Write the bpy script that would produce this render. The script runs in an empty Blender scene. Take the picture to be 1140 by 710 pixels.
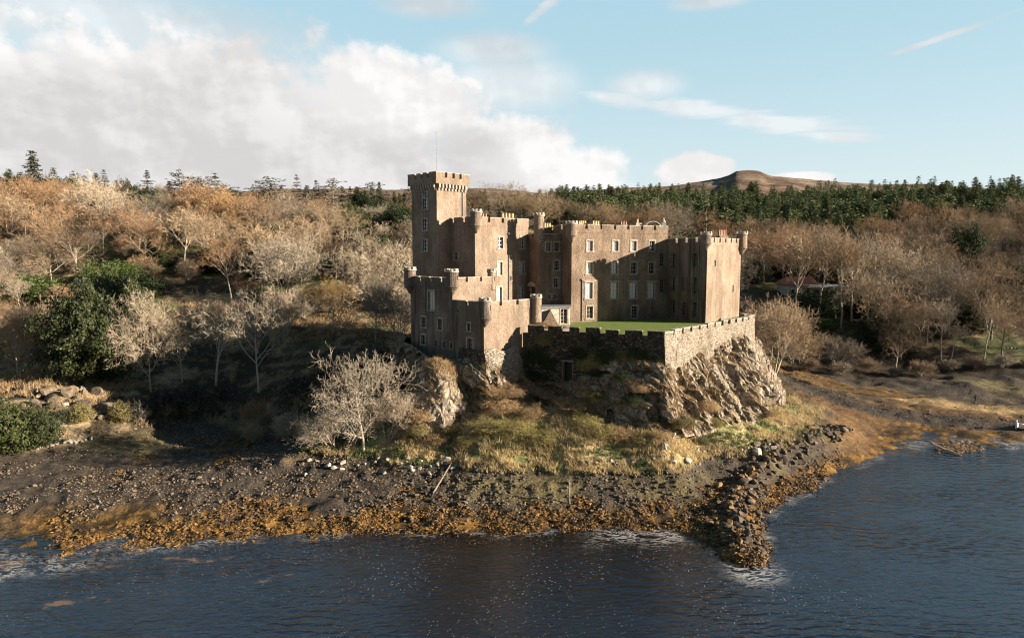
import bpy, bmesh, math, random
import numpy as np
from mathutils import Vector, noise as mnoise

# ------------------------------------------------------------------ camera, sky, sun, exposure
S = bpy.context.scene
C = S.collection
PITCH = math.atan(75 / 760)
CAM = np.array((0.0, 0.0, 25.0))
cam = bpy.data.cameras.new('camera'); camo = bpy.data.objects.new('camera', cam); C.objects.link(camo)
cam.sensor_width = 36; cam.lens = 24.0; cam.clip_end = 20000; cam.clip_start = 0.5
camo.location = CAM; camo.rotation_euler = (math.pi / 2 - PITCH, 0, 0)
S.camera = camo
SUN_EL = math.radians(15.5); SUN_AZ = math.radians(-11.0)      # azimuth from +X, negative = towards the viewer
SDIR = Vector((math.cos(SUN_EL) * math.cos(SUN_AZ), math.cos(SUN_EL) * math.sin(SUN_AZ), math.sin(SUN_EL)))
sun = bpy.data.lights.new('sun', 'SUN'); sun.energy = 5.0; sun.angle = math.radians(0.5); sun.color = (1.0, 0.88, 0.73)
suno = bpy.data.objects.new('sun', sun); C.objects.link(suno)
suno.rotation_euler = SDIR.to_track_quat('Z', 'Y').to_euler(); suno.location = (120, -20, 90)
SKY_STRENGTH = 0.055
S.view_settings.view_transform = 'Standard'; S.view_settings.look = 'None'
S.view_settings.exposure = 1.75; S.view_settings.gamma = 1.0; S.view_settings.use_curve_mapping = False
S.cycles.max_bounces = 6; S.cycles.diffuse_bounces = 2; S.cycles.glossy_bounces = 3; S.cycles.transparent_max_bounces = 12
S.cycles.sample_clamp_indirect = 4.0; S.cycles.pixel_filter_type = 'BLACKMAN_HARRIS'; S.cycles.filter_width = 1.15

def ray(px, py):
    dx = (px - 570) / 760; dy = (355 - py) / 760
    return np.array((dx, math.cos(PITCH) + dy * math.sin(PITCH), -math.sin(PITCH) + dy * math.cos(PITCH)))
def G(px, py, z):                     # a sight line meets the level z
    r = ray(px, py); t = (z - CAM[2]) / r[2]; return CAM + r * t
def PY(px, py, Y):                    # a sight line meets the distance Y
    r = ray(px, py); return CAM + r * (Y / r[1])

# ---- node helpers
class NT:
    def __init__(s, tree): s.t = tree; s.n = tree.nodes; s.l = tree.links
    def new(s, typ, **k):
        n = s.n.new(typ)
        for a, v in k.items(): setattr(n, a, v)
        return n
    def put(s, sock, v):
        if isinstance(v, bpy.types.NodeSocket): s.l.new(v, sock)
        else: sock.default_value = v
    def m(s, op, a, b=None, c=None, clamp=False):
        n = s.new('ShaderNodeMath', operation=op, use_clamp=clamp); s.put(n.inputs[0], a)
        if b is not None: s.put(n.inputs[1], b)
        if c is not None: s.put(n.inputs[2], c)
        return n.outputs[0]
    def vm(s, op, a, b=None):
        n = s.new('ShaderNodeVectorMath', operation=op); s.put(n.inputs[0], a)
        if b is not None: s.put(n.inputs[1], b)
        return n.outputs[0]
    def rng(s, v, a, b, c=0.0, d=1.0, smooth=True):
        n = s.new('ShaderNodeMapRange', interpolation_type='SMOOTHSTEP' if smooth else 'LINEAR')
        s.put(n.inputs[0], v); n.inputs[1].default_value = a; n.inputs[2].default_value = b; n.inputs[3].default_value = c; n.inputs[4].default_value = d
        return n.outputs[0]
    def mix(s, f, a, b, mode='MIX'):
        n = s.new('ShaderNodeMix', data_type='RGBA', blend_type=mode); s.put(n.inputs[0], f); s.put(n.inputs[6], a); s.put(n.inputs[7], b)
        return n.outputs[2]
    def noise(s, vec, scale, detail=4.0, rough=0.55, dist=0.0):
        n = s.new('ShaderNodeTexNoise'); n.inputs['Scale'].default_value = scale; n.inputs['Detail'].default_value = detail
        n.inputs['Roughness'].default_value = rough; n.inputs['Distortion'].default_value = dist
        if vec is not None: s.l.new(vec, n.inputs['Vector'])
        return n.outputs['Fac']
    def voro(s, vec, scale, feature='F1', out='Distance', rand=1.0):
        n = s.new('ShaderNodeTexVoronoi', feature=feature); n.inputs['Scale'].default_value = scale; n.inputs['Randomness'].default_value = rand
        s.l.new(vec, n.inputs['Vector']); return n.outputs[out]
    def mapping(s, vec, scale=(1, 1, 1), rot=(0, 0, 0), loc=(0, 0, 0)):
        n = s.new('ShaderNodeMapping'); s.l.new(vec, n.inputs[0]); n.inputs['Scale'].default_value = scale
        n.inputs['Rotation'].default_value = rot; n.inputs['Location'].default_value = loc; return n.outputs[0]
    def bump(s, h, strength=0.5, dist=0.1):
        n = s.new('ShaderNodeBump'); s.put(n.inputs['Height'], h); n.inputs['Strength'].default_value = strength; n.inputs['Distance'].default_value = dist
        return n.outputs[0]
def rgb(r, g, b): return (r, g, b, 1.0)

# ---- sky with clouds (world)
def make_world():
    W = bpy.data.worlds.new('World'); S.world = W; W.use_nodes = True
    k = NT(W.node_tree); k.n.clear()
    out = k.new('ShaderNodeOutputWorld'); bg = k.new('ShaderNodeBackground'); bg.inputs[1].default_value = SKY_STRENGTH
    k.l.new(bg.outputs[0], out.inputs[0])
    sky = k.new('ShaderNodeTexSky', sky_type='NISHITA'); sky.sun_disc = False
    sky.sun_elevation = SUN_EL; sky.sun_rotation = math.pi / 2 - SUN_AZ
    sky.air_density = 1.0; sky.dust_density = 0.6; sky.ozone_density = 1.6; sky.altitude = 20
    tc = k.new('ShaderNodeTexCoord').outputs['Generated']
    sep = k.new('ShaderNodeSeparateXYZ'); k.l.new(tc, sep.inputs[0]); x, y, z = sep.outputs
    az = k.m('MULTIPLY', k.m('ARCTAN2', x, y), 57.2958)
    el = k.m('MULTIPLY', k.m('ARCSINE', z), 57.2958)
    cmb = k.new('ShaderNodeCombineXYZ'); k.l.new(az, cmb.inputs[0]); k.l.new(el, cmb.inputs[1]); P = cmb.outputs[0]
    Pst = k.mapping(P, (1.0, 1.7, 1.0))
    nz = k.noise(Pst, 0.11, 7, 0.52)
    nz2 = k.noise(k.mapping(Pst, loc=(1.6, 1.6, 0)), 0.11, 5, 0.46)
    fine = k.noise(Pst, 0.06, 5, 0.5); nzf = k.noise(P, 0.42, 6, 0.6); nzg = k.noise(k.mapping(P, loc=(0.5, 0.55, 0)), 0.42, 5, 0.55)
    def ae(px, py):
        r = ray(px, py); r = r / np.linalg.norm(r)
        return math.degrees(math.atan2(r[0], r[1])), math.degrees(math.asin(r[2]))
    def blob(px, py, rx, ry, rot=0.0, amp=1.0):
        a0, e0 = ae(px, py); sc = 57.3 / 760 * (0.75 + 0.25 * math.cos(math.radians(a0)))
        rx *= sc; ry *= sc; c, s_ = math.cos(rot), math.sin(rot)
        da = k.m('SUBTRACT', az, a0); de = k.m('SUBTRACT', el, e0)
        u = k.m('ADD', k.m('MULTIPLY', da, c / rx), k.m('MULTIPLY', de, -s_ / rx))
        v = k.m('ADD', k.m('MULTIPLY', da, s_ / ry), k.m('MULTIPLY', de, c / ry))
        d = k.m('SQRT', k.m('ADD', k.m('MULTIPLY', u, u), k.m('MULTIPLY', v, v)))
        return k.m('MULTIPLY', k.m('SUBTRACT', 1.0, d), amp)
    def union(bs):
        r = bs[0]
        for b in bs[1:]:
            n = k.new('ShaderNodeMath', operation='SMOOTH_MAX'); k.l.new(r, n.inputs[0]); k.l.new(b, n.inputs[1]); n.inputs[2].default_value = 0.15
            r = n.outputs[0]
        return r
    cumulus = union([blob(40, 140, 330, 128), blob(230, 128, 200, 106), blob(340, 172, 260, 100), blob(420, 115, 110, 62), blob(480, 120, 90, 48),
                     blob(560, 178, 120, 62), blob(640, 190, 85, 36), blob(-250, 140, 300, 150), blob(300, 205, 480, 36),
                     blob(770, 190, 46, 22, 0, 1.5), blob(795, 186, 26, 14, 0, 1.4), blob(893, 199, 40, 9, 0, 1.5)])
    soft = union([blob(545, 57, 85, 24), blob(475, 6, 75, 18), blob(250, 60, 120, 60), blob(560, 95, 110, 40), blob(720, 95, 60, 22), blob(790, 2, 60, 12), blob(150, 30, 240, 50)])
    wisp = union([blob(690, 110, 62, 13, 0.12), blob(775, 122, 95, 13, 0.16), blob(865, 137, 100, 13, 0.15), blob(930, 152, 55, 8, 0.14), blob(605, 10, 38, 7, -0.6), blob(1040, 45, 75, 4, -0.22)])
    cd = k.rng(k.m('ADD', k.m('ADD', cumulus, k.m('MULTIPLY', k.m('SUBTRACT', nz, 0.5), 1.25)), k.m('MULTIPLY', k.m('SUBTRACT', nzf, 0.5), 0.95)), 0.0, 0.42)
    sd = k.m('MULTIPLY', k.rng(k.m('ADD', soft, k.m('MULTIPLY', k.m('SUBTRACT', fine, 0.5), 0.8)), 0.0, 0.8), 0.62)
    stn = k.noise(k.mapping(P, (0.35, 2.4, 1.0), (0, 0, 0.13)), 0.5, 6, 0.6)
    wd = k.m('MULTIPLY', k.rng(k.m('ADD', wisp, k.m('MULTIPLY', k.m('SUBTRACT', stn, 0.5), 1.7)), 0.05, 0.75), 0.62)
    # a broken deck overhead and behind the viewer, so that the water and the shade see a real sky
    up = k.new('ShaderNodeVectorMath', operation='SCALE'); k.l.new(tc, up.inputs[0]); up.inputs['Scale'].default_value = 1.0
    gen = k.m('MULTIPLY', k.rng(k.noise(up.outputs[0], 2.6, 6, 0.55), 0.50, 0.66), k.m('MULTIPLY', k.rng(el, 42, 56), 0.45))
    den = k.m('MAXIMUM', k.m('MAXIMUM', cd, sd), k.m('MAXIMUM', wd, gen))
    lit = k.rng(k.m('ADD', k.m('ADD', k.m('MULTIPLY', k.m('SUBTRACT', nzf, nzg), 0.9), k.m('MULTIPLY', k.m('SUBTRACT', nz, nz2), 2.6)), k.m('MULTIPLY', k.m('SUBTRACT', fine, 0.5), 0.6)), -0.25, 0.42)
    white = union([blob(440, 95, 140, 55), blob(640, 185, 100, 40), blob(775, 188, 60, 26), blob(890, 198, 50, 14), blob(60, 30, 130, 40), blob(700, 120, 420, 40, 0.12)])
    lit = k.m('ADD', k.m('MULTIPLY', lit, 0.56), k.rng(white, -0.3, 0.5, 0.0, 0.6), clamp=True)
    q = 1 / SKY_STRENGTH
    ccol = k.mix(lit, rgb(0.205 * q, 0.199 * q, 0.199 * q), rgb(0.296 * q, 0.291 * q, 0.288 * q))
    # pale maritime air near the horizon and a cleaner blue above
    tint = k.mix(0.85, sky.outputs[0], k.mix(k.rng(el, 27, 46), k.mix(k.rng(el, 18, 27), k.mix(k.rng(el, 0, 20), rgb(0.225 * q, 0.257 * q, 0.264 * q), rgb(0.143 * q, 0.217 * q, 0.247 * q)), rgb(0.112 * q, 0.235 * q, 0.37 * q)), rgb(0.022 * q, 0.052 * q, 0.092 * q)))
    back = k.rng(y, -0.35, 0.35, 0.4, 1.0); bk_ = k.new('ShaderNodeVectorMath', operation='SCALE'); k.l.new(k.mix(den, tint, ccol), bk_.inputs[0]); k.l.new(back, bk_.inputs['Scale'])   # sky behind the viewer dimmed, out of view, to deepen shade on front faces
    k.l.new(bk_.outputs[0], bg.inputs[0])
make_world()

# ------------------------------------------------------------------ numpy noise, meshes, tags
def _hash(ix, iy, iz, seed):
    h = (ix.astype(np.int64) * 374761393 + iy.astype(np.int64) * 668265263 + iz.astype(np.int64) * 2147483647 + seed * 1013904223) & 0xFFFFFFFF
    h = ((h ^ (h >> 13)) * 1274126177) & 0xFFFFFFFF
    h = h ^ (h >> 16)
    return (h & 0xFFFFFF) / float(0xFFFFFF)
def vnoise(x, y, z=None, seed=0):
    x = np.asarray(x, float); y = np.asarray(y, float); z = np.zeros_like(x) if z is None else np.asarray(z, float)
    ix, iy, iz = np.floor(x), np.floor(y), np.floor(z); fx, fy, fz = x - ix, y - iy, z - iz
    fx = fx * fx * (3 - 2 * fx); fy = fy * fy * (3 - 2 * fy); fz = fz * fz * (3 - 2 * fz)
    r = 0
    for a in (0, 1):
        for b in (0, 1):
            for c in (0, 1):
                w = (fx if a else 1 - fx) * (fy if b else 1 - fy) * (fz if c else 1 - fz)
                r = r + w * _hash(ix + a, iy + b, iz + c, seed)
    return r
def fbm(x, y, z=None, oct=4, seed=0, gain=0.5):
    s = 0; a = 1; t = 0; f = 1.0
    for i in range(oct):
        s = s + a * vnoise(np.asarray(x) * f, np.asarray(y) * f, None if z is None else np.asarray(z) * f, seed + i); t += a; a *= gain; f *= 2.03
    return s / t
def sstep(a, b, x):
    t = np.clip((x - a) / (b - a), 0, 1); return t * t * (3 - 2 * t)

def mesh_np(name, V, F, mat, smooth=False, mi=None):
    """V (n,3); F list of index arrays (m,3) / (m,4)"""
    me = bpy.data.meshes.new(name); V = np.asarray(V, np.float32)
    F = [np.asarray(f, np.int32) for f in F if len(f)]
    me.vertices.add(len(V)); me.vertices.foreach_set('co', V.ravel())
    nl = sum(f.size for f in F); npoly = sum(len(f) for f in F)
    me.loops.add(nl); me.loops.foreach_set('vertex_index', np.concatenate([f.ravel() for f in F]))
    st = []; o = 0
    for f in F:
        st.append(o + np.arange(len(f)) * f.shape[1]); o += f.size
    me.polygons.add(npoly); me.polygons.foreach_set('loop_start', np.concatenate(st).astype(np.int32))
    for m_ in (mat if isinstance(mat, (list, tuple)) else [mat]): me.materials.append(m_)
    if mi is not None: me.polygons.foreach_set('material_index', np.asarray(mi, np.int32))
    me.polygons.foreach_set('use_smooth', np.full(npoly, smooth))
    me.update(calc_edges=True); me.validate()
    return me
def link(name, data, parent=None, loc=None, rz=None, sc=None):
    o = bpy.data.objects.new(name, data); C.objects.link(o)
    if parent is not None: o.parent = parent
    if loc is not None: o.location = loc
    if rz is not None: o.rotation_euler = (0, 0, rz)
    if sc is not None: o.scale = sc
    return o
def tag(o, label=None, cat=None, group=None, kind=None):
    for a, v in (('label', label), ('category', cat), ('group', group), ('kind', kind)):
        if v: o[a] = v
    return o
def thing(name, label, cat, loc=(0, 0, 0), group=None):
    return tag(link(name, None, loc=loc), label, cat, group)
class MB:
    """collects quads, boxes, lathes into ONE mesh"""
    def __init__(s): s.v = []; s.f = []; s.m = []
    def quad(s, a, b, c, d, mi=0):
        i = len(s.v); s.v += [tuple(a), tuple(b), tuple(c), tuple(d)]; s.f.append((i, i + 1, i + 2, i + 3)); s.m.append(mi)
    def poly(s, pts, mi=0):
        i = len(s.v); s.v += [tuple(p) for p in pts]; s.f.append(tuple(range(i, i + len(pts)))); s.m.append(mi)
    def hexa(s, p, mi=0):                         # p: 4 bottom (ccw), 4 top
        s.poly([p[3], p[2], p[1], p[0]], mi); s.poly(p[4:8], mi)
        for i in range(4):
            j = (i + 1) % 4; s.quad(p[i], p[j], p[4 + j], p[4 + i], mi)
    def box(s, x0, x1, y0, y1, z0, z1, mi=0):
        s.hexa([(x0, y0, z0), (x1, y0, z0), (x1, y1, z0), (x0, y1, z0), (x0, y0, z1), (x1, y0, z1), (x1, y1, z1), (x0, y1, z1)], mi)
    def fbox(s, fr, a0, a1, d0, d1, z0, z1, mi=0):   # box in a wall frame: along, outwards, up
        o, u, n = fr; g = lambda a, d, z: (o[0] + u[0] * a + n[0] * d, o[1] + u[1] * a + n[1] * d, z)
        s.hexa([g(a0, d1, z0), g(a1, d1, z0), g(a1, d0, z0), g(a0, d0, z0), g(a0, d1, z1), g(a1, d1, z1), g(a1, d0, z1), g(a0, d0, z1)], mi)
    def prism(s, poly, z0, z1, mi=0, top=True):
        n = len(poly)
        for i in range(n):
            a, b = poly[i], poly[(i + 1) % n]; s.quad((*a, z0), (*b, z0), (*b, z1), (*a, z1), mi)
        if top: s.poly([(*p, z1) for p in poly], mi)
    def lathe(s, cx, cy, prof, seg=20, mi=0):
        for i in range(seg):
            a0, a1 = 2 * math.pi * i / seg, 2 * math.pi * (i + 1) / seg
            for (r0, z0), (r1, z1) in zip(prof, prof[1:]):
                pts = [(cx + r0 * math.cos(a0), cy + r0 * math.sin(a0), z0), (cx + r0 * math.cos(a1), cy + r0 * math.sin(a1), z0),
                       (cx + r1 * math.cos(a1), cy + r1 * math.sin(a1), z1), (cx + r1 * math.cos(a0), cy + r1 * math.sin(a0), z1)]
                if r0 < 1e-4: pts = [pts[0], pts[2], pts[3]]
                elif r1 < 1e-4: pts = pts[:3]
                s.poly(pts, mi)
    def tube(s, a, b, r0, r1, n=6, mi=0):
        a = Vector(a); b = Vector(b); d = (b - a).normalized(); x = d.orthogonal().normalized(); y = d.cross(x)
        ra = [a + (x * math.cos(2 * math.pi * i / n) + y * math.sin(2 * math.pi * i / n)) * r0 for i in range(n)]
        rb = [b + (x * math.cos(2 * math.pi * i / n) + y * math.sin(2 * math.pi * i / n)) * r1 for i in range(n)]
        for i in range(n): s.quad(ra[i], ra[(i + 1) % n], rb[(i + 1) % n], rb[i], mi)
        s.poly(ra[::-1], mi); s.poly(rb, mi)
    def build(s, name, mat, parent=None, smooth=False):
        me = bpy.data.meshes.new(name); me.from_pydata(s.v, [], s.f)
        for m_ in (mat if isinstance(mat, (list, tuple)) else [mat]): me.materials.append(m_)
        me.polygons.foreach_set('material_index', s.m); me.polygons.foreach_set('use_smooth', [smooth] * len(s.f)); me.update()
        return link(name, me, parent)

# ------------------------------------------------------------------ materials
def base_mat(name, rough=0.9, spec=0.2):
    m = bpy.data.materials.new(name); m.use_nodes = True; k = NT(m.node_tree)
    b = k.n['Principled BSDF']; b.inputs['Roughness'].default_value = rough; b.inputs['Specular IOR Level'].default_value = spec
    return m, k, b
def pos(k): return k.new('ShaderNodeNewGeometry').outputs['Position']
def mat_plain(name, col, rough=0.8, spec=0.3, var=0.25, scale=3.0):
    m, k, b = base_mat(name, rough, spec); n = k.noise(pos(k), scale, 4)
    k.l.new(k.mix(k.rng(n, 0.3, 0.7), rgb(*[c * (1 - var) for c in col]), rgb(*[c * (1 + var) for c in col])), b.inputs['Base Color']); return m
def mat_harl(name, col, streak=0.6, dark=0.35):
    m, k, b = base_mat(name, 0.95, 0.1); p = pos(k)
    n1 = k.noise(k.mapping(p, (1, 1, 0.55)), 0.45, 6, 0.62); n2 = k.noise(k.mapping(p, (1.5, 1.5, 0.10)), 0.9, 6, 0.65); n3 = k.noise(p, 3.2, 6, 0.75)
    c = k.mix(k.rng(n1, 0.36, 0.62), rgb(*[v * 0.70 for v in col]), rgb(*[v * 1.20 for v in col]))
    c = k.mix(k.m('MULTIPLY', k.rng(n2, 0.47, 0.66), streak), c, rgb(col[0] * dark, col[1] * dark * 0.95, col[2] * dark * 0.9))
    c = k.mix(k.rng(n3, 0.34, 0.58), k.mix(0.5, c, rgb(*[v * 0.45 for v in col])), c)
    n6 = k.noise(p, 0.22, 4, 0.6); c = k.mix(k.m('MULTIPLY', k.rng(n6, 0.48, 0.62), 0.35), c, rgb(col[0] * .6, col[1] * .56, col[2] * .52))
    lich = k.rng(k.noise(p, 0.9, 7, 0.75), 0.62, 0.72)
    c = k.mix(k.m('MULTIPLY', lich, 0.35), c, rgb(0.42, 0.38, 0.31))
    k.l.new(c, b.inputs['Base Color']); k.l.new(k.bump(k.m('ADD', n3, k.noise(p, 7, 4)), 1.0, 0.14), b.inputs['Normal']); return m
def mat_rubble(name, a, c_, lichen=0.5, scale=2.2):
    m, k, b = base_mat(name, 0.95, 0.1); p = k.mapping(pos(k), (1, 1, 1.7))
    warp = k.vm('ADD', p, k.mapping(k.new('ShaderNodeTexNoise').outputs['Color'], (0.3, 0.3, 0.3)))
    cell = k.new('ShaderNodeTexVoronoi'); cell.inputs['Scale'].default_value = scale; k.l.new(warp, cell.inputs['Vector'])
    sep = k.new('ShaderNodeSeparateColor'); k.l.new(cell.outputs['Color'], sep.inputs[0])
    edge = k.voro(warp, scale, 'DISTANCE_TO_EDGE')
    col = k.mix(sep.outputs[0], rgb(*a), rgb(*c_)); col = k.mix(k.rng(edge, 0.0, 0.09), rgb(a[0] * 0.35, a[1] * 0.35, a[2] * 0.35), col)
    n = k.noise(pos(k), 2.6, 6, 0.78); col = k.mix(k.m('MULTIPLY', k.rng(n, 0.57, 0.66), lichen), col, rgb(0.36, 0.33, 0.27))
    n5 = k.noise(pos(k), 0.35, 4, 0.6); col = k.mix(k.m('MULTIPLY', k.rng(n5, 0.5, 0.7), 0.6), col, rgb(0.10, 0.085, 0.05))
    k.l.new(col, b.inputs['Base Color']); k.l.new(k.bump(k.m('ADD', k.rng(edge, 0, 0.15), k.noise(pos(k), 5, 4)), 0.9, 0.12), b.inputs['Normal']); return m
def mat_crag():
    m, k, b = base_mat('crag_rock', 0.95, 0.12); p = pos(k)
    st = k.mapping(p, (1.1, 1.1, 0.55), (0.0, 0.45, 0.0)); cr = k.voro(k.vm('ADD', k.mapping(p, (0.5, 0.5, 0.24), (0.0, 0.5, 0.0)), k.mapping(k.new('ShaderNodeTexNoise').outputs['Color'], (.5, .5, .5))), 1.0, 'DISTANCE_TO_EDGE')
    n = k.noise(st, 0.9, 8, 0.68, 0.6); n2 = k.noise(p, 0.35, 5, 0.6); n3 = k.noise(p, 4.0, 5, 0.7)
    c = k.mix(k.rng(n, 0.36, 0.66), rgb(0.12, 0.095, 0.07), rgb(0.42, 0.35, 0.27))
    nor = k.new('ShaderNodeNewGeometry').outputs['Normal']; sp = k.new('ShaderNodeSeparateXYZ'); k.l.new(nor, sp.inputs[0])
    veg = k.m('MULTIPLY', k.rng(k.m('ADD', sp.outputs[2], k.m('MULTIPLY', k.m('SUBTRACT', n2, 0.5), 1.3)), 0.42, 0.7), 0.85)
    c = k.mix(veg, c, k.mix(k.rng(n3, 0.4, 0.6), rgb(0.12, 0.095, 0.055), rgb(0.27, 0.21, 0.125)))
    c = k.mix(k.rng(n3, 0.30, 0.5), k.mix(0.55, c, rgb(0.05, 0.04, 0.03)), c)
    c = k.mix(k.rng(cr, 0.0, 0.05), k.mix(0.7, c, rgb(0.035, 0.028, 0.02)), c)
    k.l.new(c, b.inputs['Base Color']); k.l.new(k.bump(k.m('ADD', k.m('ADD', n, k.m('MULTIPLY', n3, 0.35)), k.m('MULTIPLY', k.rng(cr, 0.0, 0.12), 0.5)), 1.0, 0.4), b.inputs['Normal']); return m
def mat_attr(name, bump_scale=3.0, bs=0.6, dist=0.12):
    m, k, b = base_mat(name, 0.95, 0.1); p = pos(k)
    a = k.new('ShaderNodeVertexColor', layer_name='albedo').outputs[0]
    n = k.noise(p, bump_scale, 7, 0.72); n2 = k.noise(p, 0.7, 5, 0.6); nf = k.voro(p, 4.2)
    f = k.m('MULTIPLY', k.rng(n, 0.3, 0.7, 0.45, 1.55), k.rng(n2, 0.3, 0.7, 0.75, 1.25))
    col = k.vm('MULTIPLY', a, k.new('ShaderNodeCombineXYZ').outputs[0]); nn = col.node.inputs[1].links[0].from_node
    for i in range(3): k.l.new(f, nn.inputs[i])
    k.l.new(col, b.inputs['Base Color']); k.l.new(k.bump(k.m('ADD', n, k.m('MULTIPLY', nf, 0.5)), bs, dist), b.inputs['Normal']); return m
def mat_var(name, col, var=0.35, hue=(1, 1, 1), rough=0.9, spec=0.15, scale=1.4, trans=0.0):
    """per-object and within-object variation"""
    m, k, b = base_mat(name, rough, spec); oi = k.new('ShaderNodeObjectInfo').outputs['Random']
    n = k.noise(pos(k), scale, 4, 0.65)
    f = k.m('ADD', k.m('MULTIPLY', oi, 0.5), k.m('MULTIPLY', k.rng(n, 0.3, 0.7), 0.5))
    k.l.new(k.mix(f, rgb(*[c * (1 - var) for c in col]), rgb(*[c * (1 + var) * h for c, h in zip(col, hue)])), b.inputs['Base Color'])
    if trans:
        t = k.new('ShaderNodeBsdfTranslucent'); t.inputs[0].default_value = rgb(*[c * 1.2 for c in col]); mx = k.new('ShaderNodeMixShader'); mx.inputs[0].default_value = trans
        k.l.new(b.outputs[0], mx.inputs[1]); k.l.new(t.outputs[0], mx.inputs[2]); k.l.new(mx.outputs[0], k.n['Material Output'].inputs[0])
    return m
M = {}
M['harl'] = mat_harl('pinkish_harl', (0.282, 0.210, 0.153), 0.34)
M['harl_stain'] = mat_harl('stained_shaded_harl', (0.205, 0.162, 0.128), 0.9, 0.30)  # streaks are stain; the darker base colour carries the shade of unlit faces
M['hall'] = mat_harl('brown_harl', (0.235, 0.170, 0.120), 0.4)
M['dressed'] = mat_plain('dressed_stone', (0.30, 0.25, 0.20), 0.9, 0.15, 0.3, 2.5)
M['cope'] = mat_plain('weathered_coping', (0.34, 0.295, 0.235), 0.9, 0.15, 0.35, 3.5)
M['rubble'] = mat_rubble('shaded_rubble_masonry', (0.04, 0.032, 0.024), (0.13, 0.102, 0.074), 0.95)  # dark stone tone holds the shade of the front wall; lichen is real
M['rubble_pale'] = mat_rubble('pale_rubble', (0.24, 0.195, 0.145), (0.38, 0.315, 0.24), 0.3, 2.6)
M['slate'] = mat_plain('roof_lead', (0.13, 0.13, 0.135), 0.6, 0.4)
M['white'] = mat_plain('white_paint', (0.72, 0.71, 0.68), 0.5, 0.4, 0.06)
M['bar'] = mat_plain('grey_sash', (0.30, 0.29, 0.27), 0.5, 0.3, 0.1)
M['dark'] = mat_plain('dark_opening', (0.012, 0.011, 0.010), 0.6, 0.3)
M['iron'] = mat_plain('cast_iron', (0.16, 0.145, 0.13), 0.6, 0.4)
M['wood'] = mat_plain('weathered_wood', (0.19, 0.15, 0.11), 0.85, 0.2)
M['door'] = mat_plain('dark_door', (0.05, 0.04, 0.035), 0.6, 0.3)
M['pot'] = mat_plain('terracotta', (0.33, 0.19, 0.13), 0.8, 0.2)
M['potbuff'] = mat_plain('buff_clay', (0.52, 0.40, 0.22), 0.8, 0.2)
M['tile'] = mat_plain('red_tile', (0.30, 0.12, 0.07), 0.8, 0.2)
M['crag'] = mat_crag()
def mat_glass(name, col, rough):
    m, k, b = base_mat(name, rough, 0.9); b.inputs['Base Color'].default_value = rgb(*col); b.inputs['Coat Weight'].default_value = 0.15; b.inputs['Coat Roughness'].default_value = 0.04; return m
M['glass'] = mat_glass('window_glass', (0.015, 0.016, 0.018), 0.06)
M['blind'] = mat_glass('glass_over_white_blind', (0.54, 0.52, 0.48), 0.25)
M['board'] = mat_plain('shuttered_pane', (0.13, 0.11, 0.09), 0.7, 0.2)
TONES = {'pale': (0.37, 0.295, 0.205), 'tan': (0.31, 0.225, 0.14), 'rust': (0.28, 0.172, 0.095), 'grey': (0.25, 0.205, 0.15), 'gold': (0.33, 0.21, 0.085), 'brown': (0.19, 0.132, 0.082), 'dark': (0.085, 0.066, 0.044)}  # the dark tone has castle shade put into its colour
for t, c in TONES.items(): M['twig_' + t] = mat_var('twigs_' + t, c, 0.3)
M['bark'] = mat_var('pale_bark', (0.34, 0.285, 0.215), 0.35, scale=2.5)
M['bark_dark'] = mat_var('dark_bark', (0.17, 0.13, 0.10), 0.35, scale=2.5)
M['needle'] = mat_var('conifer_needles', (0.055, 0.072, 0.034), 0.45, (1.15, 1.0, 0.8), trans=0.12)
M['needle_far'] = mat_var('plantation_needles', (0.085, 0.110, 0.052), 0.5, (1.2, 1.05, 0.8), scale=0.2, trans=0.1)
M['needle_brown'] = mat_var('scraggy_needles', (0.075, 0.066, 0.036), 0.4, trans=0.1)
M['leaf'] = mat_var('evergreen_leaves', (0.042, 0.053, 0.019), 0.45, (1.2, 1.1, 0.8), trans=0.15, rough=0.6, spec=0.3)
M['leaf_bright'] = mat_var('bright_leaves', (0.085, 0.115, 0.028), 0.4, trans=0.2, rough=0.6, spec=0.3)
M['leaf_dark'] = mat_var('dark_leaves', (0.030, 0.042, 0.018), 0.4, trans=0.1)
M['bracken'] = mat_var('dead_bracken', (0.30, 0.215, 0.125), 0.45, (1.0, 0.92, 0.8), trans=0.15)
M['bramble'] = mat_var('bramble_leaves', (0.20, 0.155, 0.075), 0.5, (1.0, 1.1, 0.8), trans=0.15)
M['grass'] = mat_var('dry_grass', (0.46, 0.36, 0.205), 0.45, (1.0, 0.95, 0.75), scale=0.5, trans=0.2)
M['weed'] = mat_var('golden_wrack', (0.215, 0.112, 0.024), 0.8, (1.1, 1.15, 1.0), rough=0.55, spec=0.35, scale=1.6)
def mat_weed():
    m, k, b = base_mat('golden_wrack', 0.6, 0.3); p = pos(k); n = k.noise(p, 0.55, 5, 0.65); n2 = k.noise(p, 2.6, 5, 0.7); oi = k.m('ADD', k.m('MULTIPLY', n, .55), k.m('MULTIPLY', n2, .6))
    c = k.mix(k.rng(oi, 0.47, 0.66), rgb(0.045, 0.030, 0.016), rgb(0.205, 0.105, 0.026)); c = k.mix(k.rng(n2, 0.58, 0.75), c, rgb(0.27, 0.165, 0.05))
    k.l.new(c, b.inputs['Base Color']); k.l.new(k.bump(n2, 0.8, 0.08), b.inputs['Normal']); return m
M['weed'] = mat_weed()
M['stone_dark'] = mat_var('dark_shore_rock', (0.088, 0.070, 0.053), 0.55, scale=2.0)
M['stone_mix'] = mat_var('shore_shingle', (0.118, 0.088, 0.060), 0.85, scale=3.2)
M['stone_pale'] = mat_var('pale_boulder', (0.33, 0.29, 0.235), 0.4, scale=2.0)
M['ground'] = mat_attr('ground')
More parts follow.
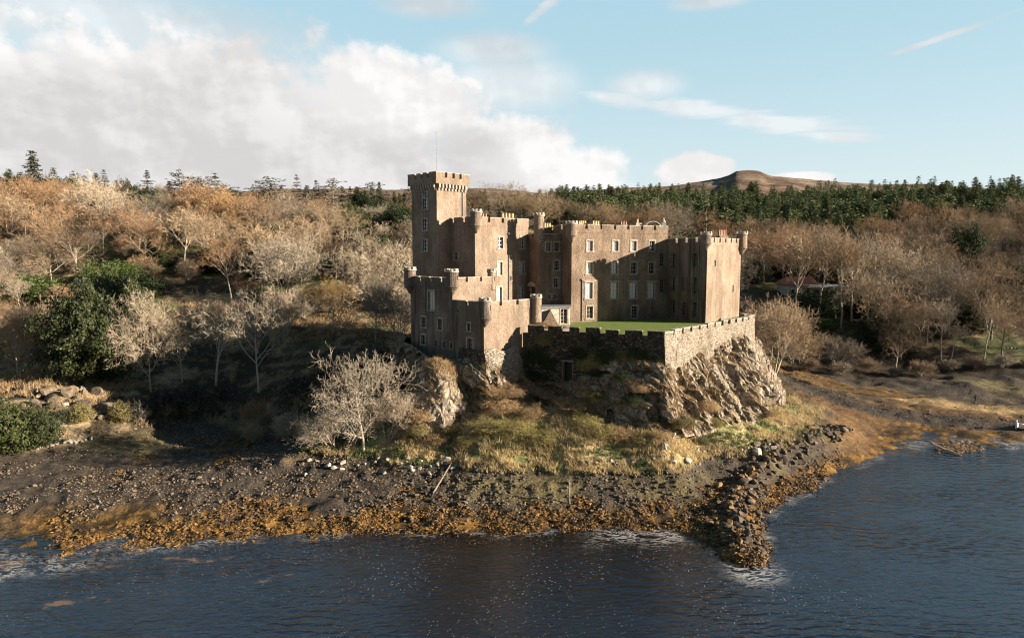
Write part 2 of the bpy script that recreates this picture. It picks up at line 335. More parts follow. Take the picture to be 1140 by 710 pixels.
M['moor'] = mat_attr('moor', 0.03, 0.7, 6.0)
def mat_lawn():
    m, k, b = base_mat('mown_lawn', 0.95, 0.1); n = k.noise(pos(k), 0.8, 5, 0.6); n2 = k.noise(pos(k), 14, 3)
    k.l.new(k.mix(k.rng(n2, 0.3, 0.7), k.mix(k.rng(n, 0.35, 0.65), rgb(0.075, 0.112, 0.024), rgb(0.12, 0.15, 0.035)), rgb(0.15, 0.19, 0.05)), b.inputs['Base Color'])
    k.l.new(k.bump(n2, 0.8, 0.05), b.inputs['Normal']); return m
M['lawn'] = mat_lawn()

# ------------------------------------------------------------------ terrain
CP = []
def cp(*pts):
    for px, py, z in pts: p = G(px, py, z); CP.append((p[0], p[1], z))
cp((-120, 625, 0), (0, 603, 0), (50, 598, 0), (150, 597, 0), (300, 592, 0), (450, 590, 0), (550, 592, 0), (650, 590, 0), (760, 588, 0), (800, 600, 0), (836, 628, 0),
   (848, 592, 0), (866, 565, 0), (900, 542, 0), (940, 522, 0), (985, 505, 0), (1010, 492, 0), (1060, 488, 0), (1100, 494, 0), (1140, 490, 0), (1260, 486, 0))
cp((-100, 680, -1), (0, 655, -.5), (150, 640, -.6), (300, 640, -1), (450, 640, -1.3), (600, 635, -1.3), (740, 630, -1.1), (830, 665, -1.2), (900, 600, -1.4), (1000, 545, -1.3), (1140, 545, -1.4),
   (0, 710, -1.8), (300, 710, -2.5), (600, 710, -3), (900, 710, -3), (1140, 710, -3), (0, 900, -4), (570, 900, -4), (1140, 900, -4))
cp((0, 560, .7), (100, 560, .75), (200, 555, .95), (300, 560, .9), (400, 560, .95), (500, 560, 1), (600, 560, 1), (700, 560, .9), (770, 560, .75))
cp((0, 520, 1.2), (100, 500, 1.35), (170, 490, 1.4), (250, 520, 1.3), (320, 525, 1.5), (400, 525, 1.8), (500, 530, 1.8), (600, 535, 1.9), (700, 535, 1.9), (780, 528, 1.7))
cp((330, 507, 2.2), (420, 505, 2.6), (500, 507, 2.9), (600, 510, 3.1), (700, 512, 3.1), (780, 500, 2.9), (850, 497, 2.4), (905, 474, 2.3))
cp((450, 480, 4.3), (540, 487, 4.8), (650, 490, 4.7), (740, 492, 4.8), (820, 472, 4.4), (870, 455, 3.4), (905, 455, 2.7))
cp((930, 450, 1.3), (960, 480, .6), (995, 470, .5), (900, 425, 1.2), (950, 432, .9), (1000, 442, .8), (1060, 452, .6), (1140, 463, .5), (1060, 472, .35), (1140, 478, .3))
cp((880, 413, 1.8), (950, 410, 2.0), (1040, 408, 2.3), (1140, 412, 2.2), (1250, 412, 2.4), (1060, 430, 1.3), (1140, 437, 1.2))
cp((180, 472, 1.8), (0, 500, 2.1), (60, 480, 3.0), (130, 462, 3.6), (0, 460, 5), (60, 440, 6), (220, 462, 2.4), (290, 472, 1.7), (330, 486, 1.9), (200, 482, 1.0), (290, 492, .9),
   (250, 435, 4.0), (330, 440, 4.8), (410, 452, 5.4), (430, 415, 8))
CP += [(-150, 100, 8), (-110, 105, 9), (-80, 108, 8.5), (-60, 110, 7), (-40, 112, 7), (-25, 112, 9),
       (-150, 130, 18), (-100, 130, 16), (-60, 130, 13.5), (-30, 128, 12.5), (-10, 130, 11), (20, 130, 9), (45, 128, 3.5),
       (-200, 160, 30), (-110, 160, 26), (-60, 160, 23), (-25, 160, 20), (10, 160, 16), (40, 158, 11), (60, 150, 7.5), (90, 150, 6), (130, 150, 6),
       (-230, 200, 41), (-120, 200, 38), (-60, 200, 35), (-20, 200, 31), (20, 200, 26), (60, 200, 20), (110, 200, 17), (170, 200, 17),
       (66, 172, 14.5), (100, 172, 12), (-250, 240, 46), (-120, 240, 43), (-50, 240, 41), (0, 250, 36), (60, 260, 31), (120, 260, 29), (190, 260, 29),
       (-300, 330, 50), (-100, 330, 47), (0, 330, 44), (80, 330, 42), (170, 330, 42), (260, 330, 43),
       (-300, 480, 56), (-100, 480, 54), (50, 480, 57), (160, 480, 61), (300, 480, 62), (450, 480, 62), (-400, 800, 62), (0, 800, 60), (500, 800, 64), (0, 1100, 60), (700, 1000, 60), (-700, 1000, 60),
       (-200, 60, 3), (-160, 40, -3), (160, 60, -3), (220, 110, 1.0), (260, 140, 5), (350, 200, 17), (-350, 200, 40), (0, 10, -5), (100, 20, -5), (-100, 20, -4)]
# ground under the castle rock
CP += [(x, y, z - 0.5) for x, y, z in ((-19, 88, 6), (-10.4, 74.0, 4.4), (-4, 75.5, 6.0), (2.5, 77, 7), (6, 75.5, 6.5), (11.5, 74.0, 5.6), (16.8, 73.0, 5.6), (24, 77, 4.8), (34, 88, 4.2), (39.5, 99, 3.2), (43, 108, 3), (32, 120, 4), (5, 120, 8), (-14, 110, 8))]
CPA = np.array(CP); cxy = CPA[:, :2]
def _ker(a, b):
    d = np.sqrt(((a[:, None, :] - b[None, :, :]) ** 2).sum(-1) + 2.5 ** 2); return d
_A = _ker(cxy, cxy); _n = len(cxy)
_K = np.zeros((_n + 3, _n + 3)); _K[:_n, :_n] = _A - np.eye(_n) * 0.25; _K[:_n, _n] = 1; _K[:_n, _n + 1:] = cxy; _K[_n:, :_n] = _K[:_n, _n:].T
_w = np.linalg.solve(_K, np.concatenate([CPA[:, 2], [0, 0, 0]]))
MOLE = np.array([G(945, 478, 1.5)[:2], G(905, 492, 1.7)[:2], G(860, 512, 1.7)[:2], G(825, 545, 1.2)[:2], G(815, 575, .7)[:2], G(832, 615, .1)[:2]])
def dist_poly(x, y, P):
    d = np.full(np.shape(x), 1e9)
    for a, b in zip(P, P[1:]):
        ab = b - a; t = np.clip(((x - a[0]) * ab[0] + (y - a[1]) * ab[1]) / (ab @ ab), 0, 1)
        d = np.minimum(d, np.hypot(x - a[0] - ab[0] * t, y - a[1] - ab[1] * t))
    return d
def ground_raw(x, y):
    x = np.atleast_1d(np.asarray(x, float)); y = np.atleast_1d(np.asarray(y, float)); sh = x.shape; x = x.ravel(); y = y.ravel()
    r = np.empty_like(x)
    for i in range(0, len(x), 20000):
        q = np.stack([x[i:i + 20000], y[i:i + 20000]], 1); r[i:i + 20000] = _ker(q, cxy) @ _w[:_n] + _w[_n] + q @ _w[_n + 1:]
    return r.reshape(sh)
def ground(x, y):
    x = np.atleast_1d(np.asarray(x, float)); y = np.atleast_1d(np.asarray(y, float))
    h = ground_raw(x, y)
    d = dist_poly(x, y, MOLE); h = h + 0.75 * np.exp(-(d / 1.6) ** 2)
    far = sstep(115, 150, np.hypot(x, y))
    shore = sstep(-1.5, 0.3, h)
    h = h + (fbm(x * .35, y * .35, oct=4, seed=3) - .5) * (0.75 + 1.2 * far) * shore * 0.8 + (fbm(x * 1.3, y * 1.3, oct=3, seed=9) - .5) * 0.45 * shore * (1 - far)
    h = h + far * (fbm(x * .05, y * .05, oct=3, seed=5) - .5) * 3.5
    return np.maximum(h, -6)
def gz(x, y): return float(ground(x, y)[0])

def polar(r0, r1, nr, a0, a1, na, power=1.0):
    r = np.geomspace(r0, r1, nr); a = np.radians(np.linspace(a0, a1, na)); R, A = np.meshgrid(r, a, indexing='ij')
    X = R * np.sin(A); Y = R * np.cos(A); i = np.arange(nr * na).reshape(nr, na)
    F = np.stack([i[:-1, :-1].ravel(), i[:-1, 1:].ravel(), i[1:, 1:].ravel(), i[1:, :-1].ravel()], 1)
    return X, Y, F
def lerp3(c0, c1, t): return c0 + (np.asarray(c1) - c0) * t[..., None]
def build_ground():
    X, Y, F = polar(26, 1300, 520, -66, 66, 640); Z = ground(X, Y)
    n1 = fbm(X * .5, Y * .5, oct=5, seed=11, gain=.6); n2 = fbm(X * .12, Y * .12, oct=4, seed=21); n3 = fbm(X * 1.7, Y * 1.7, oct=3, seed=31)
    col = np.zeros(X.shape + (3,)) + np.array((0.058, 0.046, 0.034))                       # shingle
    pxx = 570 + 760 * X / np.maximum(Y, 1)
    # golden wrack band just above the water
    front = sstep(-52, -40, X) * 1.0
    w = sstep(0.95, 0.5, Z + (n1 - .5) * 1.0) * sstep(118, 100, Y) * np.clip(front + sstep(24, 30, X), 0, 1)
    weed = lerp3(np.zeros(X.shape + (3,)) + np.array((0.045, 0.03, 0.015)), (0.19, 0.10, 0.026), sstep(.45, .62, n3 * .5 + n1 * .5))
    col = lerp3(col, weed, w)
    olive = sstep(.55, .66, n2) * sstep(0.8, 1.2, Z) * sstep(2.4, 1.8, Z)
    col = lerp3(col, (0.125, 0.10, 0.042), olive * .7)
    # right-hand flats: orange sand beyond the point, then shingle and a pale bank
    sand = sstep(36, 44, X) * sstep(0.25, 0.5, Z) * sstep(2.4, 1.6, Z)
    col = lerp3(col, (0.125, 0.072, 0.032), sand * sstep(-12, -6, (X - 58) * -.5 + (Y - 100) * -.9 + (n1 - .5) * 10) )
    bank = np.array([G(868, 412, 1.6)[:2], G(930, 430, 1.1)[:2], G(1000, 441, .9)[:2], G(1075, 453, .7)[:2], G(1180, 464, .6)[:2]])
    db = dist_poly(X, Y, bank); col = lerp3(col, (0.30, 0.20, 0.09), sstep(4.2, 1.2, db + (n1 - .5) * 4))
    chan = np.array([G(876, 424, 1)[:2], G(930, 446, .8)[:2], G(985, 460, .6)[:2], G(1060, 468, .5)[:2], G(1180, 478, .4)[:2]]); dc = dist_poly(X, Y, chan)
    col = lerp3(col, (0.048, 0.039, 0.030), sstep(4.6, 2.6, dc + (n1 - .5) * 3) * .95 * sstep(0.05, .2, Z))
    mud = sstep(38, 46, X) * sstep(124, 130, Y + (n1 - .5) * 6 - (X - 60) * -.12) * sstep(3.2, 2.2, Z)
    col = lerp3(col, (0.036, 0.027, 0.018), mud * .92)
    # grass on the knoll, woodland floor on the hills
    knoll = sstep(2.3, 3.0, Z + (n1 - .5) * 1.4) * sstep(-26, -20, X) * sstep(128, 112, Y) * sstep(50, 45, X)
    gr = lerp3(np.zeros(X.shape + (3,)) + np.array((0.30, 0.225, 0.115)), (0.13, 0.155, 0.05), sstep(.5, .64, n2) * .8)
    gr = lerp3(gr, (0.15, 0.10, 0.055), sstep(.55, .7, n1) * .7)
    col = lerp3(col, gr, knoll)
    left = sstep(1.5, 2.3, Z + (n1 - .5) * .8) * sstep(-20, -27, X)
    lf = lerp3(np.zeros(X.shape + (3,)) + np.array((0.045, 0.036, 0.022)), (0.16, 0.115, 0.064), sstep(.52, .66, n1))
    lf = lerp3(lf, lf * 1.5, sstep(8, 11, Z))  # hollow below stays darker: castle shade put into the ground colour
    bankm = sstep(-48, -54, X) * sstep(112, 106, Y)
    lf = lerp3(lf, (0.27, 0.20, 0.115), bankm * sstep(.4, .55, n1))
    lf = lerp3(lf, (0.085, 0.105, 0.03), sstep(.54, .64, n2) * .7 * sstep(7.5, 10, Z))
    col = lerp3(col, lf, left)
    hill = sstep(2.4, 3.6, Z) * np.maximum(sstep(112, 124, Y), sstep(45, 50, X)) * sstep(-22, -10, X)
    hf = lerp3(np.zeros(X.shape + (3,)) + np.array((0.065, 0.047, 0.029)), (0.06, 0.065, 0.026), sstep(.5, .62, n2))
    hf = lerp3(hf, (0.19, 0.13, 0.07), sstep(.55, .7, n1))
    col = lerp3(col, hf, hill)
    col = lerp3(col, (0.09, 0.065, 0.035), sstep(0.05, -0.4, Z) * .8)
    V = np.stack([X.ravel(), Y.ravel(), Z.ravel()], 1)
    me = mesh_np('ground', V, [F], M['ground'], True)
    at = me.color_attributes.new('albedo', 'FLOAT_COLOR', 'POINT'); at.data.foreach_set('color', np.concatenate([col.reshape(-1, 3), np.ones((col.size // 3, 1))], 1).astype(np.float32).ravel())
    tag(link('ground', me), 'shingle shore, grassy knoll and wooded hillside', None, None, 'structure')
build_ground()

def build_moor():
    X, Y, F = polar(1100, 4200, 90, -62, 62, 420); R = np.hypot(X, Y); A = np.degrees(np.arctan2(X, Y))
    pr = [(-60, 215), (100, 216), (300, 214), (450, 213), (520, 211.5), (560, 214), (600, 217), (650, 216), (680, 212.5), (710, 211), (745, 208.5), (775, 203.5), (800, 200), (812, 196.5), (819, 192.5), (832, 191.8), (845, 193), (856, 198), (880, 200.5), (905, 204.5), (930, 204.5), (960, 206), (1000, 208), (1140, 211), (1250, 214)]
    pa = np.array([math.degrees(math.atan2(*(ray(p, q)[:2]))) for p, q in pr]); pe = np.array([ray(p, q)[2] / np.hypot(*ray(p, q)[:2]) for p, q in pr])
    top = np.interp(A, pa, pe) * 2400 + 25
    f = sstep(1100, 2400, R); f2 = 1 - 0.5 * sstep(2400, 4200, R)
    Z = 50 + (top - 50) * f ** 1.15 * f2 + (fbm(X * .006, Y * .006, oct=5, seed=2) - .5) * 30 * f * sstep(2600, 2100, R)
    n = fbm(X * .012, Y * .012, oct=5, seed=8)
    col = lerp3(np.zeros(X.shape + (3,)) + np.array((0.135, 0.088, 0.060)), (0.23, 0.17, 0.115), sstep(.42, .6, n))
    me = mesh_np('hills', np.stack([X.ravel(), Y.ravel(), Z.ravel()], 1), [F], M['moor'], True)
    at = me.color_attributes.new('albedo', 'FLOAT_COLOR', 'POINT'); at.data.foreach_set('color', np.concatenate([col.reshape(-1, 3), np.ones((col.size // 3, 1))], 1).astype(np.float32).ravel())
    tag(link('hills', me), 'far brown heather moor with a flat summit', None, None, 'structure')
build_moor()

def mat_water():
    m = bpy.data.materials.new('sea_water'); m.use_nodes = True; k = NT(m.node_tree); k.n.clear()
    out = k.new('ShaderNodeOutputMaterial'); p = pos(k)
    dep = k.new('ShaderNodeAttribute', attribute_name='depth').outputs['Fac']
    def swell(rot, length, dist, sc):
        n = k.new('ShaderNodeTexWave', wave_type='BANDS', bands_direction='Y', wave_profile='SIN'); n.inputs['Scale'].default_value = 0.314 / length * sc
        n.inputs['Distortion'].default_value = dist; n.inputs['Detail'].default_value = 3.0; n.inputs['Detail Scale'].default_value = 0.7; n.inputs['Detail Roughness'].default_value = 0.55
        k.l.new(k.mapping(p, (1, 1, 1), (0, 0, math.radians(rot))), n.inputs['Vector']); return n.outputs['Fac']
    w1 = swell(10, 1.15, 11.0, 1.0); w1b = swell(-9, 0.55, 8.0, 1.0)
    w2 = k.noise(k.mapping(p, (0.7, 1.5, 1), (0, 0, math.radians(-8))), 2.6, 4, 0.6, 0.3)
    w3 = k.noise(k.mapping(p, (0.6, 1.2, 1), (0, 0, 0.3)), 0.09, 4, 0.55); w4 = k.noise(k.mapping(p, (1, 1, 1), (0, 0, 0), (7, 3, 0)), 0.16, 3, 0.5)
    h = k.m('ADD', k.m('ADD', k.m('MULTIPLY', k.m('MULTIPLY', w1, 0.105), k.rng(w3, 0.36, 0.62, 0.12, 1.25)), k.m('MULTIPLY', k.m('MULTIPLY', w1b, 0.05), k.rng(w4, 0.35, 0.65, 0.2, 1.0))), k.m('MULTIPLY', w2, 0.13))
    nrm = k.bump(h, 1.0, 0.42)
    gl = k.new('ShaderNodeBsdfGlossy'); gl.inputs['Roughness'].default_value = 0.05; k.l.new(nrm, gl.inputs['Normal'])
    tr = k.new('ShaderNodeBsdfTransparent'); tr.inputs[0].default_value = rgb(0.66, 0.52, 0.36)
    deep = k.new('ShaderNodeBsdfDiffuse'); deep.inputs[0].default_value = rgb(0.006, 0.0065, 0.007)
    body = k.new('ShaderNodeMixShader'); k.l.new(k.rng(dep, 0.0, 1.5), body.inputs[0]); k.l.new(tr.outputs[0], body.inputs[1]); k.l.new(deep.outputs[0], body.inputs[2])
    fr = k.new('ShaderNodeFresnel'); fr.inputs[0].default_value = 1.68; k.l.new(nrm, fr.inputs['Normal'])
    mx = k.new('ShaderNodeMixShader'); k.l.new(fr.outputs[0], mx.inputs[0]); k.l.new(body.outputs[0], mx.inputs[1]); k.l.new(gl.outputs[0], mx.inputs[2])
    # foam: ragged lines by the front shore and loose flecks further out
    fo = k.new('ShaderNodeAttribute', attribute_name='foam').outputs['Fac']
    fn = k.noise(k.mapping(p, (0.5, 1.25, 1), (0, 0, 0.3)), 0.95, 6, 0.66, 1.6); ridge = k.m('ABSOLUTE', k.m('SUBTRACT', fn, 0.5))
    lap = k.m('MULTIPLY', k.m('MULTIPLY', k.rng(dep, -0.02, 0.06), k.rng(dep, 0.42, 0.12)), k.rng(k.noise(p, 0.22, 3), 0.42, 0.6))
    lines = k.m('MULTIPLY', k.m('MULTIPLY', k.rng(ridge, 0.045, 0.010), k.m('MAXIMUM', k.m('MULTIPLY', lap, 0.75), fo)), 0.85)
    sp = k.voro(p, 3.4); fl = k.m('MULTIPLY', k.rng(sp, 0.15, 0.08), k.m('MULTIPLY', k.rng(k.noise(p, 0.16, 3), 0.40, 0.56), k.new('ShaderNodeAttribute', attribute_name='fleck').outputs['Fac']))
    fd = k.new('ShaderNodeBsdfDiffuse'); fd.inputs[0].default_value = rgb(0.42, 0.39, 0.36)
    wk = k.new('ShaderNodeBsdfDiffuse'); wk.inputs[0].default_value = rgb(0.26, 0.15, 0.08)
    raft = k.m('MULTIPLY', k.rng(k.noise(k.mapping(p, (0.5, 1, 1)), 0.33, 6, 0.66), 0.60, 0.68), 0.55)
    m1 = k.new('ShaderNodeMixShader'); k.l.new(k.m('MULTIPLY', raft, k.new('ShaderNodeAttribute', attribute_name='raft').outputs['Fac']), m1.inputs[0]); k.l.new(mx.outputs[0], m1.inputs[1]); k.l.new(wk.outputs[0], m1.inputs[2])
    m2 = k.new('ShaderNodeMixShader'); k.l.new(k.m('MAXIMUM', lines, fl), m2.inputs[0]); k.l.new(m1.outputs[0], m2.inputs[1]); k.l.new(fd.outputs[0], m2.inputs[2])
    k.l.new(m2.outputs[0], out.inputs[0]); return m
def build_water():
    X, Y, F = polar(3, 3500, 420, -179.9, 179.9, 1200); d = -ground(X, Y); d[(Y < 20)] = 4
    keep = (d > -0.6)
    ff = keep.ravel()[F].any(1); F = F[ff]
    me = mesh_np('water', np.stack([X.ravel(), Y.ravel(), np.zeros(X.size)], 1), [F], mat_water(), True)
    def att(n, v): a = me.attributes.new(n, 'FLOAT', 'POINT'); a.data.foreach_set('value', v.ravel().astype(np.float32))
    n = fbm(X * .22, Y * .22, oct=3, seed=41)
    att('depth', d)
    fl = np.array([G(-20, 640, 0)[:2], G(60, 630, 0)[:2], G(190, 612, 0)[:2], G(330, 608, 0)[:2], G(450, 600, 0)[:2], G(520, 606, 0)[:2], G(640, 600, 0)[:2], G(700, 594, 0)[:2], G(790, 594, 0)[:2], G(845, 635, 0)[:2]])
    df = dist_poly(X, Y, fl); att('foam', sstep(3.0, .2, df + (n - .5) * 3) * np.maximum(sstep(5, 10, X), sstep(-30, -38, X)) * sstep(22.8, 21, X) * sstep(.25, .5, fbm(X * .5, Y * .5, oct=3, seed=43)))
    px = 570 + 760 * X / np.maximum(Y, 1)
    att('fleck', sstep(13, 3, df) * 1.0 + .8 * sstep(300, 420, px) * sstep(880, 780, px))
    att('raft', sstep(20, 6, df) * sstep(420, 250, px) + .5 * sstep(8, 2, dist_poly(X, Y, np.array([G(900, 545, 0)[:2], G(970, 520, 0)[:2], G(1040, 498, 0)[:2]]))))
    tag(link('water', me), 'dark rippled sea loch', None, None, 'structure')
build_water()

# ------------------------------------------------------------------ castle rock
CRAG = [  # top(x,y,z), foot(x,y,z)
    ((-15.5, 101, 12.8), (-22, 103, 6.5)), ((-14.8, 92, 12.8), (-20, 90, 6.0)), ((-13.2, 88.2, 13.0), (-16.5, 82.5, 5.2)), ((-9.6, 80.8, 12.2), (-10.6, 73.6, 4.0)),
    ((-6.8, 82.2, 12.0), (-6.4, 77.4, 5.4)), ((-3.2, 80.2, 12.6), (-2.6, 76.0, 6.0)), ((0.2, 82.6, 11.4), (0.4, 77.6, 6.6)), ((3.0, 83.2, 9.6), (3.2, 77.8, 6.6)), ((6.6, 81.6, 9.4), (6.4, 76.6, 6.3)),
    ((12, 78.4, 13.0), (12.2, 75.2, 5.4)), ((16.8, 76.1, 12.8), (17.2, 73.4, 5.4)), ((18.6, 78.1, 12.0), (20.3, 75.0, 5.4)), ((22.5, 82.6, 12.9), (25.0, 78.0, 4.8)), ((28, 89.2, 13.6), (31.5, 84.5, 4.4)), ((31.4, 93, 14.0), (35.5, 89.6, 3.8)),
    ((33.8, 96.4, 14.2), (40.0, 98.6, 3.0)), ((36, 106, 13.6), (44, 108, 2.6)), ((30, 115, 13), (33, 122, 3.5)), ((5, 113, 13.5), (5, 121, 7)), ((-9, 108, 13.5), (-14, 112, 7.5))]
def build_crag():
    n = len(CRAG); per = 44; nv = 84; T = np.array([c[0] for c in CRAG]); B = np.array([c[1] for c in CRAG])
    B[:, 2] -= 0.9
    t = np.arange(n * per) / per; i = t.astype(int) % n; f = (t - np.floor(t)); f = f * f * (3 - 2 * f) * .5 + f * .5
    top = T[i] + (T[(i + 1) % n] - T[i]) * f[:, None]; foot = B[i] + (B[(i + 1) % n] - B[i]) * f[:, None]
    out = foot[:, :2] - top[:, :2]; out = out / np.linalg.norm(out, axis=1)[:, None]
    V = []
    for j in range(nv):
        s = j / (nv - 1); hz = s ** 1.25; vz = s * .9 + .1 * s * s
        p = np.empty_like(top); p[:, :2] = top[:, :2] + (foot[:, :2] - top[:, :2]) * hz; p[:, 2] = top[:, 2] + (foot[:, 2] - top[:, 2]) * vz
        q = p.copy()
        # slanting strata and clefts
        a = p[:, 0] * .75 + p[:, 1] * .55; sl = a + p[:, 2] * .45
        rg = 1 - np.abs(fbm(sl * .55, p[:, 2] * .16, p[:, 1] * .2, oct=4, seed=61) - .5) * 2
        r2 = 1 - np.abs(fbm(sl * 1.7, p[:, 2] * .45, p[:, 0] * .3, oct=3, seed=71) - .5) * 2
        blk = fbm(p[:, 0] * .45, p[:, 1] * .45, p[:, 2] * .45, oct=4, seed=81)
        env = sstep(0, .08, np.full(len(p), s)) * (1 - .6 * sstep(.85, 1, np.full(len(p), s)))
        amp = ((rg ** 3 - .45) * 1.5 + (r2 ** 3 - .4) * .35 + (blk - .5) * 2.2) * env
        ci = np.floor(sl * .62 + (fbm(p[:, 0] * .3, p[:, 1] * .3, p[:, 2] * .3, oct=3, seed=91) - .5) * 3.2); cj = np.floor(p[:, 2] * .22 + ci * .37); amp = amp * .55 + (_hash(ci, cj, ci * 0, 7) - .5) * 1.7 * env
        ck = np.floor(sl * 1.9 + p[:, 2] * .25 + (fbm(p[:, 0] * .8, p[:, 1] * .8, p[:, 2] * .5, oct=2, seed=93) - .5) * 2.0); amp = amp + (_hash(ck, np.floor(p[:, 2] * .7 + ck * .53), ck * 0, 17) - .5) * .55 * env
        amp = np.clip(amp, -1.3, 1.7)
        q[:, :2] += out * amp[:, None]; q[:, 2] += (blk - .5) * .8 * env
        V.append(q)
    V = np.array(V).reshape(-1, 3); m_ = n * per; idx = np.arange(nv * m_).reshape(nv, m_); nx = np.roll(idx, -1, axis=1)
    F = np.stack([idx[:-1].ravel(), idx[1:].ravel(), nx[1:].ravel(), nx[:-1].ravel()], 1)
    me = mesh_np('crag', V, [F], M['crag'], False)
    tag(link('crag', me), 'brown rock outcrop carrying the castle', None, None, 'structure'); return V.reshape(nv, m_, 3), per
CRAGV, CRAGPER = build_crag()
def build_outcrop():
    na, nt = 150, 70; A, T = np.meshgrid(np.linspace(0, 2 * math.pi, na, endpoint=False), np.linspace(-.12, .5, nt) * math.pi, indexing='xy')
    ct = np.maximum(np.cos(T), 0) ** .62; X = -8.5 + 3.5 * ct * np.cos(A) + .5 * np.sin(T); Y = 80.0 + 4.6 * ct * np.sin(A) + 1.2 * np.maximum(np.sin(T), 0); Z = 4.6 + 7.6 * np.sign(np.sin(T)) * np.abs(np.sin(T)) ** .85
    Z = Z - np.clip((X + 8.5) * .45, 0, 2) * np.maximum(np.sin(T), 0)
    d = (fbm(X * .5, Y * .5, Z * .4, oct=4, seed=101) - .5) * 2.4 + (fbm(X * 1.9, Y * 1.9, Z * 1.9, oct=3, seed=103) - .5) * .75
    X = X + np.cos(A) * ct * d; Y = Y + np.sin(A) * ct * d; Z = Z + (fbm(X * .8, Y * .8, Z * .8, oct=3, seed=105) - .5) * .8
    i = np.arange(na * nt).reshape(nt, na); nx = np.roll(i, -1, axis=1); F = np.stack([i[:-1].ravel(), nx[:-1].ravel(), nx[1:].ravel(), i[1:].ravel()], 1)
    tag(link('outcrop', mesh_np('outcrop', np.stack([X.ravel(), Y.ravel(), Z.ravel()], 1), [F], M['crag'], False)), 'bold rounded rock outcrop under the left wing of the castle', None, None, 'structure')
    return X, Y, Z
OUT = build_outcrop()

# ------------------------------------------------------------------ castle
def frame(A, B):
    L = math.hypot(B[0] - A[0], B[1] - A[1]); u = ((B[0] - A[0]) / L, (B[1] - A[1]) / L); return (A, u, (u[1], -u[0])), L
def on_wall(A, B, px, py):
    """where a measured sight line meets the wall plane: distance along it and height"""
    r = ray(px, py); fr, L = frame(A, B); n = fr[2]
    t = ((A[0] - CAM[0]) * n[0] + (A[1] - CAM[1]) * n[1]) / (r[0] * n[0] + r[1] * n[1]); p = CAM + r * t
    return (p[0] - A[0]) * fr[1][0] + (p[1] - A[1]) * fr[1][1], p[2]
def corner(px, Y, py=300):
    p = PY(px, py, Y); return (float(p[0]), float(p[1]))
castle = thing('castle', 'brown battlemented castle of towers, keep and hall ranges standing on the sea rock', 'castle', (0, 0, 0))
def walls(name, poly, z0, z1, wins, mat, closed=True, roof=True, label=None, stain_shaded=()):
    """wins: {edge index: [(px, py, w, h, kind)]}; cuts real openings and fills them with window parts"""
    mb = MB(); n = len(poly); made = []
    for e in range(n if closed else n - 1):
        A, B = poly[e], poly[(e + 1) % n]; fr, L = frame(A, B); o, u, nn = fr; holes = []
        for (px, py, w, h, kind) in wins.get(e, []):
            s, z = on_wall(A, B, px, py); s = min(max(s, w / 2 + .1), L - w / 2 - .1)
            if kind in ('niche',): pass
            holes.append((s - w / 2, s + w / 2, z - h / 2, z + h / 2)); made.append((fr, s, z, w, h, kind))
        g = lambda a, d, z: (o[0] + u[0] * a + nn[0] * d, o[1] + u[1] * a + nn[1] * d, z)
        ss = sorted({0.0, L, *[q for H in holes for q in H[:2]]}); zz = sorted({z0, z1, *[q for H in holes for q in H[2:]]})
        for a0, a1 in zip(ss, ss[1:]):
            for b0, b1 in zip(zz, zz[1:]):
                cs, cz = (a0 + a1) / 2, (b0 + b1) / 2
                if any(H[0] < cs < H[1] and H[2] < cz < H[3] for H in holes): continue
                mb.quad(g(a0, 0, b0), g(a1, 0, b0), g(a1, 0, b1), g(a0, 0, b1), 1 if e in stain_shaded else 0)
        D = -.3
        for a0, a1, b0, b1 in holes:
            mb.quad(g(a0, 0, b0), g(a0, 0, b1), g(a0, D, b1), g(a0, D, b0)); mb.quad(g(a1, 0, b0), g(a1, D, b0), g(a1, D, b1), g(a1, 0, b1))
            mb.quad(g(a0, 0, b1), g(a1, 0, b1), g(a1, D, b1), g(a0, D, b1)); mb.quad(g(a0, 0, b0), g(a0, D, b0), g(a1, D, b0), g(a1, 0, b0))
            mb.quad(g(a0, D, b0), g(a1, D, b0), g(a1, D, b1), g(a0, D, b1))
    if roof: mb.poly([(*p, z1 - 0.15) for p in poly])
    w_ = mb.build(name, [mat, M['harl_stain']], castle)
    if label: w_['label'] = label
    for fr, s, z, w, h, kind in made: window(fr, s, z, w, h, kind)
    return w_
